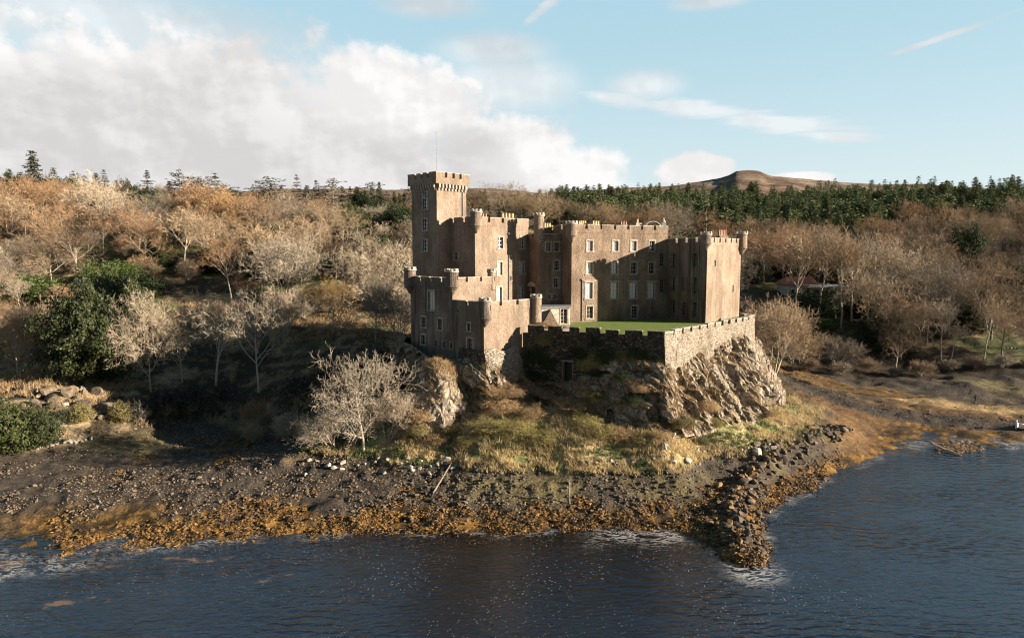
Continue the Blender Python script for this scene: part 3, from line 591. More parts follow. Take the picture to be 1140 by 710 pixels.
def window(fr, s, z, w, h, kind):
    """kinds: blind / glass / slit / board / door / hall, _d = double light"""
    base = kind.split('_')[0]; b = 0.20 if base != 'slit' else 0.08
    a0, a1, z0, z1 = s - w / 2, s + w / 2, z - h / 2, z + h / 2
    f = MB(); pr = 0.05
    f.fbox(fr, a0 - b, a0, -.06, pr, z0, z1); f.fbox(fr, a1, a1 + b, -.06, pr, z0, z1); f.fbox(fr, a0 - b, a1 + b, -.06, pr + .003, z1, z1 + b); f.fbox(fr, a0 - b - .06, a1 + b + .06, -.06, pr + .05, z0 - b * .8, z0)
    if base == 'hall':
        f.fbox(fr, a0 - .5, a1 + .5, -.02, .22, z1 + b + .02, z1 + b + .16)
    wn = f.build('door' if base == 'door' else ('slit_window' if base == 'slit' else 'window'), M['harl_stain' if kind.endswith('n') else 'dressed'], castle)
    p = MB(); D = -.24; o, u, n = fr; g = lambda a, d, zz: (o[0] + u[0] * a + n[0] * d, o[1] + u[1] * a + n[1] * d, zz)
    p.quad(g(a0, D, z0), g(a1, D, z0), g(a1, D, z1), g(a0, D, z1))
    pm = {'blind': 'blind', 'hall': 'blind', 'glass': 'glass', 'slit': 'dark', 'board': 'board', 'door': 'door'}[base]
    p.build('door_leaf' if base == 'door' else 'pane', M[pm], wn)
    if base in ('blind', 'hall', 'glass'):
        k = MB(); t = .035
        cols = 2; rows = 4 if base == 'hall' or h > 1.7 else 3
        for i in range(1, cols): x = a0 + w * i / cols; k.fbox(fr, x - t, x + t, D + .01, D + .05, z0 + .05, z1 - .05)
        for i in range(1, rows): zz = z0 + h * i / rows; k.fbox(fr, a0 + .05, a1 - .05, D + .012, D + .047, zz - t * .8, zz + t * .8)
        k.fbox(fr, a0, a0 + .06, D + .008, D + .055, z0, z1); k.fbox(fr, a1 - .06, a1, D + .008, D + .055, z0, z1)
        k.fbox(fr, a0 + .06, a1 - .06, D + .008, D + .055, z1 - .06, z1); k.fbox(fr, a0 + .06, a1 - .06, D + .008, D + .055, z0, z0 + .06)
        k.build('glazing_bars', M['bar'] if base != 'glass' else M['white'] if kind.endswith('w') else M['iron' if kind.endswith('n') else 'dressed'], wn)
def parapet(poly, edges, zt, hm=0.75, hb=0.55, mw=2.0, gw=0.5, proud=0.06, mat=None, corbel=False, parent=None, th=0.45, copem=None, jit=.025):
    rj = random.Random(int(zt * 100) + len(edges))
    """battlement along the named edges of a footprint, merlon tops at zt"""
    mb = MB(); cp_ = MB(); cb = MB(); z0 = zt - hm - hb; N = len(poly)
    for e in edges:
        A, B = poly[e], poly[(e + 1) % N]; fr, L = frame(A, B)
        pr = proud + (0.003 if e % 2 else 0.0)
        q = pr - .006
        mb.fbox(fr, -q, L + q, -th, pr, z0, zt - hm)
        n = max(1, round((L + gw) / (mw + gw))); w = (L - gw * n) / n + 0.0; x = gw / 2
        for i in range(n):
            aa, bb = x, x + w
            if i == 0: aa = -q
            if i == n - 1: bb = L + q
            if 0 < i: aa += rj.uniform(-jit, jit) * 2
            if i < n - 1: bb += rj.uniform(-jit, jit) * 2
            dz = rj.uniform(-jit, jit * .6); mb.fbox(fr, aa, bb, -th + .01, pr - .01, zt - hm, zt - .09 + dz); cp_.fbox(fr, aa - .03, bb + .03, -th - .02, pr + .03, zt - .09 + dz, zt + dz + rj.uniform(-.3, .3) * jit)
            x += w + gw
        if corbel:
            k = int(L / 0.55)
            for i in range(k):
                c = (i + .5) * L / k; cb.fbox(fr, c - .13, c + .13, -.02, pr - .02, z0 - .55, z0); cb.fbox(fr, c - .13, c + .13, -.02, pr * .5, z0 - .85, z0 - .55)
    o = mb.build('parapet', mat or M['harl'], parent or castle); cp_.build('coping', copem or M['cope'], o)
    if corbel: cb.build('corbel_table', M['dressed'], castle)
    return o
def turret(x, y, zb, zt, r, mat='harl', ground_=False, slit=(1, -.5)):
    mb = MB(); h = zt - zb
    prof = [(r, zb - .02), (r, zt - .55), (r + .07, zt - .5), (r + .07, zt - .32), (r - .22, zt - .32), (r - .22, zt - .8), (0, zt - .8)]
    if not ground_: prof = [(0, zb - 1.1), (.22, zb - .95), (r * .55, zb - .6), (r * .6, zb - .45), (r * .8, zb - .35), (r * .84, zb - .2), (r + .06, zb - .08), (r + .06, zb + .06)] + [(r, zb + .08)] + prof[1:]
    mb.lathe(x, y, prof, 22)
    o = mb.build('turret', M[mat], castle)
    cp_ = MB(); n = 7; cp_.lathe(x, y, [(r + .09, zt - .44), (r + .09, zt - .315), (r - .25, zt - .315)], 22)
    for i in range(n):
        for j in range(3):
            a = 2 * math.pi * (i + j * .2) / n; b = 2 * math.pi * (i + (j + 1) * .2) / n
            P = lambda rr, ang, z: (x + rr * math.cos(ang), y + rr * math.sin(ang), z)
            cp_.hexa([P(r + .075, a, zt - .32), P(r + .075, b, zt - .32), P(r - .24, b, zt - .32), P(r - .24, a, zt - .32), P(r + .075, a, zt), P(r + .075, b, zt), P(r - .24, b, zt), P(r - .24, a, zt)])
    cp_.build('crenellation', M['cope'], o)
    d = Vector((slit[0], slit[1])).normalized(); fr = ((x + d.x * (r - .12) + d.y * .5, y + d.y * (r - .12) - d.x * .5), (-d.y, d.x), (d.x, d.y)); s_ = MB()
    s_.fbox(fr, .41, .59, -.1, .13, zb + h * .38, zb + h * .62); s_.build('slit', M['dark'], o)
def zat(px, py, Y): return float(PY(px, py, Y)[2])
LAWN_Z = 15.0

# tower
tw = [corner(487, 94.2), corner(519.5, 98.2), None, corner(459.5, 98.3)]
tw[2] = (tw[1][0] + tw[3][0] - tw[0][0], tw[1][1] + tw[3][1] - tw[0][1])
ztw = zat(487, 191, 94.2)
walls('tower_wall', tw, 12, ztw - 1.3, {3: [(473.5, 211.8, 1.0, 1.2, 'glass_w'), (473.5, 227, 1.1, 1.5, 'glass_w'), (473.4, 250, 1.0, 1.6, 'glass_w'), (473.3, 273, 1.0, 1.6, 'glass_w')]}, M['harl'])
parapet(tw, range(4), ztw, .75, .85, 1.15, .42, .38, M['harl'], True)
# keep
kp0 = corner(529, 92.5); kp1 = corner(588, 100.0)
_u, _L = frame(kp0, kp1); ku, kn = _u[1], _u[2]
kp = [kp0, kp1, (kp1[0] - kn[0] * 9, kp1[1] - kn[1] * 9), (kp0[0] - kn[0] * 9, kp0[1] - kn[1] * 9)]
zkp = zat(529, 241, 92.5)
walls('keep_wall', kp, 12, zkp - 1.2, {0: [(557.3, 270.4, .95, 1.6, 'glass_w'), (581.5, 270.8, .85, 1.6, 'glass_w'), (556.5, 299, .95, 1.8, 'blind'), (580.5, 298.5, .95, 1.75, 'blind'), (555.8, 328, 1.0, 2.1, 'blind'), (579.5, 327, 1.0, 2.2, 'blind'), (568.5, 310, .3, .7, 'slit'), (551.5, 299.5, .25, .25, 'slit')],
                                       3: [(508, 285, .7, 1.0, 'glass')]}, M['harl'])
parapet(kp, range(4), zkp, .7, .5, 2.0, .5, .05, M['harl'])
# middle stair block
P0 = corner(636.3, 96.0); PB = corner(742.5, 103.2)
_f, _ = frame(P0, PB); mu, mn = _f[1], _f[2]
P_in = (P0[0] - mn[0] * 2.8, P0[1] - mn[1] * 2.8)
mb0 = corner(600, 96.9); mbk = (P_in[0] - mn[0] * 6, P_in[1] - mn[1] * 6); mbl = (mb0[0] - mn[0] * 8.8, mb0[1] - mn[1] * 8.8)
md = [mb0, P_in, mbk, mbl]; zmd = zat(605, 260, 97)
walls('stair_block_wall', md, 12, zmd - .6, {0: [(610.2, 274.7, .75, 1.2, 'board'), (619.6, 274.7, .75, 1.25, 'glass'), (619.6, 295.4, .75, 1.3, 'glass'), (619, 314.7, .75, 1.3, 'glass'), (611.2, 330.6, .5, .7, 'glass'), (617.7, 330.3, .5, .7, 'glass')],
                                             3: [(594, 327, 1.4, 2.3, 'door')]}, M['hall'])
parapet(md, [0, 3], zmd, .5, .3, 1.6, .45, .05, M['hall'])
# hall range
hr = [P0, PB, (PB[0] - mn[0] * 11, PB[1] - mn[1] * 11), (P0[0] - mn[0] * 11, P0[1] - mn[1] * 11)]; zhr = zat(640, 249.5, 96.2)
wv = {0: []}
for x, kd in ((656.6, 'blind'), (685.2, 'blind'), (705.5, 'blind'), (725.8, 'glass')): wv[0].append((x, 273.8, .95, 1.45, kd))
for x, kd in ((656.2, 'blind'), (684, 'blind'), (705.5, 'glass'), (725.4, 'glass')): wv[0].append((x, 298.4, .95, 1.65, kd))
for x in (655.8, 683.8, 704.7, 724.8): wv[0].append((x, 323.5, 1.15, 2.3, 'hall'))
wv[0] += [(656.6, 347.7, 1.0, 1.7, 'glass'), (706.3, 347.3, 1.0, 1.75, 'glass'), (737, 289, .8, 1.9, 'glass_n'), (737, 318, .8, 1.9, 'glass_n')]
walls('hall_range_wall', hr, 12, zhr - 1.2, wv, M['hall'])
parapet(hr, range(4), zhr, .65, .55, 2.15, .42, .05, M['hall'])
# wing
wc = corner(787, 95.0); wd = corner(824.3, 105.5); wj = corner(742.6, 103.3)
wl = (wd[0] - wc[0], wd[1] - wc[1]); bk = 9.0
wg = [wc, wd, (wd[0] - .62 * bk, wd[1] + .78 * bk), (wj[0] - .0, wj[1] + 6.5), wj]; zwg = zat(787, 264.3, 95)
W3 = []
for x, ys in ((749.8, ((290, 2.1), (316, 2.1), (341.5, 2.0))), (773.4, ((289.3, 1.9), (318, 2.4), (344.5, 2.1)))):
    for yy, hh in ys: W3.append((x, yy, .9, hh, 'glass_n'))
W3.append((761.2, 343.5, .9, 1.9, 'glass_n')); W3.append((761.2, 316, .9, 1.8, 'board_n'))
walls('wing_wall', wg, 12, zwg - 1.15, {0: [(796, 293.2, .42, .95, 'slit'), (816, 321, .42, 1.05, 'slit')], 4: W3}, M['harl'], stain_shaded=(4,))
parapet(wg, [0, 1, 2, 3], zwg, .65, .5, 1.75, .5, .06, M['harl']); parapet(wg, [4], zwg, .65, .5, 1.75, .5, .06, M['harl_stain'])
# lower court blocks
c0 = corner(538.5, 80.0); cR = corner(593, 85.6); cL = corner(456.5, 90.2)
fu, LR = frame(c0, cR); fl_, LL = frame(cL, c0)
along = lambda P, d, t: (P[0] + d[0] * t, P[1] + d[1] * t)
ul = (-fl_[1][0], -fl_[1][1])
c1 = along(c0, ul, 5.75); c1i = along(c1, fu[1], 7.0); zlo = zat(540, 336, 80); zup = zat(503, 309, 84)
lo = [c0, cR, along(cR, ul, 5.75), c1]
walls('court_wall', lo, 10.5, zlo - 1.1, {3: [(523.2, 383.8, .95, 1.55, 'glass'), (522, 364, .5, .9, 'board'), (511, 346.5, .3, .45, 'slit')]}, M['harl'], stain_shaded=(3,), label='streaked lower front block of the castle')
parapet(lo, [0], zlo, .6, .5, 2.1, .42, .05, M['harl']); parapet(lo, [3], zlo, .6, .5, 2.1, .42, .05, M['harl_stain'])
up = [c1, c1i, along(c1i, ul, LL - 5.75), cL]
walls('upper_court_wall', up, 10.5, zup - 1.1, {3: [(480.2, 334.5, 1.25, 2.4, 'blind'), (471.7, 358.5, .9, 1.35, 'glass'), (490, 361, .85, 1.4, 'board'), (471.4, 378, .9, 1.25, 'glass'), (485.7, 382, .4, .8, 'slit'), (494.5, 383, .4, .8, 'slit'), (503, 384.6, .4, .8, 'slit')]}, M['harl'], stain_shaded=(3,))
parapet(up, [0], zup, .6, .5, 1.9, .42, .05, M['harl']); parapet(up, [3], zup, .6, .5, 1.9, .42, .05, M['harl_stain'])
# turrets
def tur(px, Y, top, bot, r, **k):
    x, y = corner(px, Y, (top + bot) / 2); turret(x, y, zat(px, bot, Y), zat(px, top, Y), r, **k)
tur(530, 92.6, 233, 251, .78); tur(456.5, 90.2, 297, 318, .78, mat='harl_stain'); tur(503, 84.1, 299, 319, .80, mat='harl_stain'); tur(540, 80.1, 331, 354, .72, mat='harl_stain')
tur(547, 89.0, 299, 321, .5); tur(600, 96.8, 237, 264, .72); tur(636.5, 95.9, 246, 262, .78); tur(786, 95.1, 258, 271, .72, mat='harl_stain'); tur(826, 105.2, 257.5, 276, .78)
tur(597, 85.7, 327.5, 358, .66, ground_=True)
# drainpipes
for A, B, px, y0, y1 in ((kp[0], kp[1], 566, 261, 336), (hr[0], hr[1], 648, 312, 357), (hr[0], hr[1], 695, 312, 357), (tw[0], tw[1], 514.5, 206, 241), (md[0], md[1], 624.3, 285, 338), (wg[4], wg[0], 779, 272, 359)):
    s, za = on_wall(A, B, px, y0); _, zb = on_wall(A, B, px, y1); fr, L = frame(A, B); p = MB(); o, u, n = fr
    q = (o[0] + u[0] * s + n[0] * .09, o[1] + u[1] * s + n[1] * .09); p.tube((*q, zb), (*q, za), .07, .07, 8); p.fbox(fr, s - .16, s + .16, .02, .22, za, za + .22)
    p.build('drainpipe', M['iron'], castle)
# pediment over the court door
s, z = on_wall(md[3], md[0], 594, 317.5); fr, L = frame(md[3], md[0]); p = MB(); p.fbox(fr, s - 1.15, s + 1.15, .06, .4, z - .16, z)
o, u, n = fr; g = lambda a, d, zz: (o[0] + u[0] * a + n[0] * d, o[1] + u[1] * a + n[1] * d, zz)
for i in range(8):
    t0, t1 = -1 + i / 4, -1 + (i + 1) / 4; hh = lambda t: z + .5 * (1 - t * t)
    p.hexa([g(s + 1.15 * t0, .38, z + .002), g(s + 1.15 * t1, .38, z + .002), g(s + 1.15 * t1, .06, z + .002), g(s + 1.15 * t0, .06, z + .002), g(s + 1.15 * t0, .38, hh(t0) + .03), g(s + 1.15 * t1, .38, hh(t1) + .03), g(s + 1.15 * t1, .06, hh(t1) + .03), g(s + 1.15 * t0, .06, hh(t0) + .03)])
p.build('door_pediment', M['dressed'], castle)
# chimneys and roof fittings
def chimney(px, Y, top, w, d, h, pots, mat='hall', pm='pot', ph=.7, rz=.44):
    x, y, zt = PY(px, top, Y); c, s_ = math.cos(rz), math.sin(rz); fr = ((x - c * w / 2, y - s_ * w / 2), (c, s_), (s_, -c)); mb = MB()
    mb.fbox(fr, 0, w, -d / 2, d / 2, zt - h - ph, zt - ph - .15); mb.fbox(fr, -.08, w + .08, -d / 2 - .08, d / 2 + .08, zt - ph - .15, zt - ph)
    o = mb.build('chimney', M[mat], castle)
    for i in range(pots):
        a = w * (i + .5) / pots; q = (fr[0][0] + c * a, fr[0][1] + s_ * a); k = MB(); k.lathe(*q, [(.17, zt - ph), (.14, zt - .1), (.18, zt - .08), (.18, zt), (.1, zt), (.1, zt - .25), (0, zt - .25)], 12); k.build('chimney_pot', M[pm], o)
chimney(565, 104, 237.5, 2.2, .7, 2.6, 4, 'harl', 'potbuff', .75); chimney(539, 98, 238, .9, .7, 1.8, 2, 'harl', 'pot', .6); chimney(609, 101, 248.5, 1.2, .8, 3.0, 3, 'hall', 'potbuff', .6)
chimney(804, 103, 256, 1.5, .8, 2.4, 5, 'harl', 'pot', .9); chimney(648, 104, 246, 1.3, .8, 3.0, 4, 'hall', 'potbuff', .55); chimney(663, 104, 246, 1.3, .8, 3.0, 3, 'hall', 'potbuff', .55); chimney(694, 105, 246.5, 1.3, .8, 3, 3, 'hall', 'pot', .5); chimney(709.5, 105, 244, .9, .8, 3.3, 1, 'cope', 'potbuff', .6)
# arched glass roof light
x, y, zc = PY(725.5, 254.5, 105.5); d0 = MB(); gl = MB(); R_ = 1.25
for i in range(7):
    a = math.pi * i / 6
    for yy in (-1.0, 0, 1.0):
        b = math.pi * (i + 1) / 6
        if i < 6: d0.tube((x + R_ * math.cos(a), y + yy, zc + .85 * R_ * math.sin(a)), (x + R_ * math.cos(b), y + yy, zc + .85 * R_ * math.sin(b)), .05, .05, 5)
    d0.tube((x + R_ * math.cos(a), y - 1, zc + .85 * R_ * math.sin(a)), (x + R_ * math.cos(a), y + 1, zc + .85 * R_ * math.sin(a)), .045, .045, 5)
    if i < 6: gl.quad((x + R_ * .97 * math.cos(a), y - 1, zc + .82 * R_ * math.sin(a)), (x + R_ * .97 * math.cos(a), y + 1, zc + .82 * R_ * math.sin(a)), (x + R_ * .97 * math.cos(math.pi * (i + 1) / 6), y + 1, zc + .82 * R_ * math.sin(math.pi * (i + 1) / 6)), (x + R_ * .97 * math.cos(math.pi * (i + 1) / 6), y - 1, zc + .82 * R_ * math.sin(math.pi * (i + 1) / 6)))
d0.box(x - 1.4, x + 1.4, y - 1.1, y + 1.1, zc - 1.4, zc - .03)
rl = d0.build('roof_light', M['white'], castle); gl.build('pane', M['glass'], rl)
# end finial of the hall range and flagpole on the tower
x, y = along(PB, (-mu[0], -mu[1]), .75); p = MB(); p.box(x - .35, x + .35, y - .05, y + .65, zhr - .5, zhr + .5); p.lathe(x, y + .3, [(.3, zhr + .5), (.36, zhr + .62), (.2, zhr + .8), (.12, zhr + 1.0), (0, zhr + 1.25)], 10); p.build('finial', M['cope'], castle)
x, y = along(tw[0], ((tw[2][0] - tw[0][0]) / 7.5, (tw[2][1] - tw[0][1]) / 7.5), .35); p = MB(); p.tube((x, y, ztw - 1.2), (x, y, ztw + 5.2), .028, .014, 6); p.lathe(x, y, [(0, ztw + 5.18), (.07, ztw + 5.25), (0, ztw + 5.34)], 8); p.build('flagpole', M['iron'], castle)
# little annex on the terrace
an = [corner(603, 92.0), corner(635.5, 93.6), corner(635, 96.3), corner(603, 95.8)]; zan = zat(620, 343, 92.6)
walls('annex_wall', an, 14.5, zan, {0: [(628, 352, 1.0, 2.0, 'glass')]}, M['cope'], roof=False)
p = MB(); q0 = [along(a, (0, 0), 0) for a in an]; p.prism([(an[0][0] - .2, an[0][1] - .25), (an[1][0] + .1, an[1][1] - .25), (an[2][0] + .1, an[2][1]), (an[3][0] - .2, an[3][1])], zan + .003, zan + .22); p.build('annex_roof', M['slate'], castle)
p = MB()
gx, gy = corner(612, 91.0, 350); p.poly([(gx - 1.1, gy, 15), (gx + 1.3, gy + .3, 15), (gx + .1, gy + .1, zat(612, 345, 91))]); p.poly([(gx + 1.3, gy + .3, 15), (gx + 1.2, gy + 2, 15), (gx + .2, gy + 1.8, zat(612, 345, 91)), (gx + .1, gy + .1, zat(612, 345, 91))]); p.poly([(gx - 1.1, gy, 15), (gx + .1, gy + .1, zat(612, 345, 91)), (gx + .2, gy + 1.8, zat(612, 345, 91)), (gx - 1.0, gy + 1.8, 15)])
p.build('porch_gable', M['hall'], castle)

# curtain wall with battlement and sea gate
cw = thing('curtain_wall', 'weathered rubble curtain wall with battlements around the lawn above the rock', 'wall', (0, 0, 0))
W0 = corner(588, 83.4); W1 = corner(741.5, 76.0); W2 = corner(842, 96.2); W3_ = corner(829, 99.0)
def curtain(A, B, z0, z1, gate=None, mat='rubble', e=0):
    fr, L = frame(A, B); o, u, n = fr; nx = int(L / .35); nz = int((z1 - z0) / .35); V = []
    for j in range(nz + 1):
        for i in range(nx + 1):
            a = L * i / nx; z = z0 + (z1 - z0) * j / nz; d = .10 * (1 - (z - z0) / (z1 - z0)) * 3 + (mnoise.noise((a * 1.1 + e * 9, z * 1.5, e)) * .22 + mnoise.noise((a * .3, z * .3, 5 + e)) * .2) * (1 if 0 < i < nx else 0)
            V.append((o[0] + u[0] * a + n[0] * d, o[1] + u[1] * a + n[1] * d, z))
    F = []
    for j in range(nz):
        for i in range(nx):
            a = L * (i + .5) / nx; z = z0 + (z1 - z0) * (j + .5) / nz
            if gate and gate[0] < a < gate[1] and z < gate[2]: continue
            k = j * (nx + 1) + i; F.append((k, k + 1, k + nx + 2, k + nx + 1))
    link('wall_face', mesh_np('wall_face', V, [np.array(F)], M[mat], False), cw)
    mb = MB(); mb.fbox(fr, 0, L, -.8, -.35, z0, z1); mb.build('wall_core', M['rubble'], cw)
zc0 = 15.15
sg, zg = on_wall(W0, W1, 633, 415); zg0 = on_wall(W0, W1, 633, 402)[1]
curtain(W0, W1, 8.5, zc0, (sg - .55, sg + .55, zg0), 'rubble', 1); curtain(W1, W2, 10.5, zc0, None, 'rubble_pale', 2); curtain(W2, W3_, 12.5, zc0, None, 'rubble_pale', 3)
pl = [W0, W1, W2, W3_]
parapet(pl, [0], zc0 + .9, .6, .30, 1.7, .8, .02, M['rubble'], parent=cw, th=.5, jit=.11, copem=M['rubble_pale']); parapet(pl, [1, 2], zc0 + .9, .55, .35, 1.7, .6, .03, M['rubble_pale'], parent=cw, th=.5, jit=.08)
fr, L = frame(W0, W1); p = MB(); p.fbox(fr, sg - .75, sg + .75, -.2, .42, zg0, zg0 + .16); p.fbox(fr, sg - .65, sg - .57, -.2, .34, zg0 - 2.6, zg0); p.fbox(fr, sg + .57, sg + .65, -.2, .34, zg0 - 2.6, zg0)
gt = p.build('sea_gate', M['rubble_pale'], cw); p = MB(); p.fbox(fr, sg - .56, sg + .56, -.33, -.2, zg0 - 2.7, zg0 - .002); p.build('gate_leaf', M['dark'], gt)
# pale masonry under the court block (bulging revetment)
def revetment():
    V = []; nx, nz = 40, 22
    A0 = np.array(c0); R0 = np.array(cR); u = (R0 - A0) / np.linalg.norm(R0 - A0); n = np.array((u[1], -u[0])); L = 5.6
    for j in range(nz + 1):
        for i in range(nx + 1):
            a = -.15 + L * i / nx; t = j / nz; z = 13.35 - 3.9 * t + .25 * math.sin(a * 1.7)
            d = .12 + 1.5 * t ** .8 + .35 * math.sin(math.pi * i / nx) + mnoise.noise((a * .9, z * .9, 3)) * .22
            p = A0 + u * a + n * d - u * t * .3; V.append((p[0], p[1], z))
    i = np.arange((nx + 1) * (nz + 1)).reshape(nz + 1, nx + 1); F = np.stack([i[:-1, :-1].ravel(), i[1:, :-1].ravel(), i[1:, 1:].ravel(), i[:-1, 1:].ravel()], 1)
    link('revetment', mesh_np('revetment', V, [F], M['rubble_pale'], False), castle)
    # left flank return
    V = []; ul_ = np.array(ul)
    for j in range(nz + 1):
        for i in range(9):
            a = 4.2 * i / 8; t = j / nz; z = 13.35 - 3.9 * t
            p = A0 - u * .15 + ul_ * a + n * (.12 + 1.5 * t ** .8) * (1 - i / 8) - u * t * .3 + np.array(fl_[2]) * .1 * (1 + t * 3); V.append((p[0], p[1], z))
    i = np.arange(9 * (nz + 1)).reshape(nz + 1, 9); F = np.stack([i[:-1, :-1].ravel(), i[1:, :-1].ravel(), i[1:, 1:].ravel(), i[:-1, 1:].ravel()], 1)[:, ::-1]
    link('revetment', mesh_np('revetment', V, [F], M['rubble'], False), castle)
revetment()
# lawn and terrace inside the walls
mb = MB(); mb.poly([(x, y, LAWN_Z) for x, y in (corner(640, 83.2), (W1[0] + .1, W1[1] + .9), (W2[0] - .7, W2[1] + .2), (wd[0], wd[1] + 1), (PB[0], PB[1] + 2), (P0[0], P0[1] + 1), corner(636, 92))])
tag(mb.build('lawn', M['lawn']), 'bright mown lawn in the castle court', None, None, 'structure')
mb = MB(); mb.poly([(x, y, LAWN_Z - .02) for x, y in ((W0[0] - .5, W0[1] + 1.0), corner(640, 83.2), corner(636, 92), (P0[0], P0[1] + 1), (mb0[0], mb0[1] + 2), (kp1[0], kp1[1]), (cR[0], cR[1] + 8))])
tag(mb.build('terrace', M['cope']), 'pale gravel terrace before the annex', None, None, 'structure')

# ------------------------------------------------------------------ plants: prototypes
def tubes(segs, n):
    A = np.array([s[0] for s in segs], float); B = np.array([s[1] for s in segs], float); r0 = np.array([s[2] for s in segs]); r1 = np.array([s[3] for s in segs])
    d = B - A; d /= np.maximum(np.linalg.norm(d, axis=1), 1e-6)[:, None]
    h = np.where(np.abs(d[:, 2:3]) < .9, np.array([[0, 0, 1.0]]), np.array([[1.0, 0, 0]])); x = np.cross(d, h); x /= np.linalg.norm(x, axis=1)[:, None]; y = np.cross(d, x)
    V = []; m = len(segs)
    for P, r in ((A, r0), (B, r1)):
        for i in range(n):
            a = 2 * math.pi * i / n; V.append(P + (x * math.cos(a) + y * math.sin(a)) * r[:, None])
    V = np.stack(V, 1).reshape(-1, 3); o = np.arange(m)[:, None] * 2 * n; F = []
    for i in range(n):
        j = (i + 1) % n; F.append(np.concatenate([o + i, o + j, o + n + j, o + n + i], 1))
    return V, np.concatenate(F)
def join(parts):
    V = []; F = []; o = 0
    for v, f in parts: V.append(v); F.append(f + o); o += len(v)
    return np.concatenate(V), np.concatenate(F)
def rvec(rng): 
    while True:
        v = np.array([rng.uniform(-1, 1) for _ in range(3)]); l = np.linalg.norm(v)
        if .1 < l < 1: return v / l
def grow(seed, levels, trunk=(.35, 4), kids=(7, 5, 5, 4, 3), ang=(40, 42, 42, 42, 40), ratio=(.62, .6, .58, .55, .5), up=.12, L0=1.0, r0=.03, stems=1, wob=.12, rmin=.0016, lean=0.0, start=.35):
    """unit-height branching: returns (limb segments, twig segments)"""
    rng = random.Random(seed); segs = []
    def norm(v): return v / (np.linalg.norm(v) + 1e-9)
    def branch(p, d, L, r, lv):
        n = 4 if lv == 0 else (3 if lv < 3 else 2); pts = [(p, d, r)]
        for i in range(n):
            d = norm(d + rvec(rng) * wob * (1 + .5 * lv) + np.array((0, 0, up * (.6 if lv else .2)))); q = p + d * (L / n); rr = max(r * (1 - .62 * (i + 1) / n), rmin * .6)
            segs.append((p, q, pts[-1][2], rr, lv)); p = q; pts.append((p, d, rr))
        if lv >= levels: return
        k = kids[lv]; k = k + rng.choice((-1, 0, 0, 1)) if k > 3 else k
        az = rng.uniform(0, 6.28)
        for c in range(k):
            t = (start if lv == 0 else .25) + (1 - (start if lv == 0 else .25)) * (c + rng.uniform(.2, .9)) / k; f = min(t, .999) * n; i = int(f); f -= i
            a = pts[i]; b = pts[i + 1]; bp = a[0] + (b[0] - a[0]) * f; bd = b[1]; br = a[2] + (b[2] - a[2]) * f
            az += 2.4 + rng.uniform(-.5, .5); h = np.cross(bd, (0, 0, 1) if abs(bd[2]) < .9 else (1, 0, 0)); h = norm(h); g = np.cross(bd, h)
            th = math.radians(ang[lv] * rng.uniform(.75, 1.25)); nd = norm(bd * math.cos(th) + (h * math.cos(az) + g * math.sin(az)) * math.sin(th))
            branch(bp, nd, L * ratio[lv] * rng.uniform(.75, 1.15) * (1.12 - .35 * t if lv == 0 else 1), max(br * .62, rmin), lv + 1)
    for s in range(stems):
        d = np.array((0, 0, 1.0)); b = np.array((0, 0, -.03))
        if stems > 1:
            a = 6.28 * s / stems + rng.uniform(-.3, .3); d = norm(np.array((math.cos(a) * rng.uniform(.15, .75), math.sin(a) * rng.uniform(.15, .75), 1))); b = b + np.array((math.cos(a), math.sin(a), 0)) * .03
        else: d = norm(d + np.array((rng.uniform(-1, 1), rng.uniform(-1, 1), 0)) * lean)
        branch(b, d, L0 * rng.uniform(.85, 1.0), r0 if stems == 1 else r0 * .5, 0)
    zs = np.array([s_[1][2] for s_ in segs]); k = 1.0 / np.percentile(zs, 99.5)
    limb = [(a * k, b * k, q * k, w * k) for a, b, q, w, l in segs if l <= 2]; twig = [(a * k, b * k, max(q * k, rmin), max(w * k, rmin * .6)) for a, b, q, w, l in segs if l > 2]
    return limb, twig
def tree_meshes(name, seed, **k):
    limb, twig = grow(seed, **k); big = [s for s in limb if s[2] > .008]; sm = [s for s in limb if s[2] <= .008]
    tm = join([tubes(big, 6)] + ([tubes(sm, 4)] if sm else [])); cm = tubes(twig, 3)
    return mesh_np(name + '_trunk', tm[0], [tm[1]], M['bark'], True), mesh_np(name + '_crown', cm[0], [cm[1]], M['twig_tan'], False)
PROTO = {}
PROTO['spread'] = [tree_meshes('spreading_tree', 10 + i, levels=5, kids=(8, 5, 5, 4, 5), ang=(50, 46, 44, 42, 40), ratio=(.72, .62, .58, .56, .64), up=.12, r0=.024, rmin=.0012, start=.42) for i in range(4)]
PROTO['tall'] = [tree_meshes('tall_tree', 30 + i, levels=5, kids=(9, 5, 4, 4, 2), ang=(38, 40, 42, 42, 40), ratio=(.56, .62, .58, .55, .55), up=.14, r0=.018, rmin=.0018, start=.55, wob=.09, lean=.12) for i in range(3)]
PROTO['bushy'] = [tree_meshes('bushy_tree', 50 + i, levels=4, kids=(7, 6, 5, 5), ang=(38, 40, 42, 42), ratio=(.62, .6, .58, .55), up=.12, r0=.03, stems=5, rmin=.0021, start=.2) for i in range(3)]
PROTO['airy'] = [tree_meshes('airy_tree', 70 + i, levels=5, kids=(10, 6, 5, 4, 5), ang=(52, 46, 44, 42, 40), ratio=(.70, .6, .58, .56, .62), up=.13, r0=.024, rmin=.0012, start=.25) for i in range(3)]
PROTO['shore'] = [tree_meshes('shore_tree', 130, levels=5, kids=(10, 6, 5, 4, 2), ang=(52, 46, 44, 42, 36), ratio=(.74, .6, .58, .56, .6), up=.13, r0=.026, rmin=.0018, start=.22)]
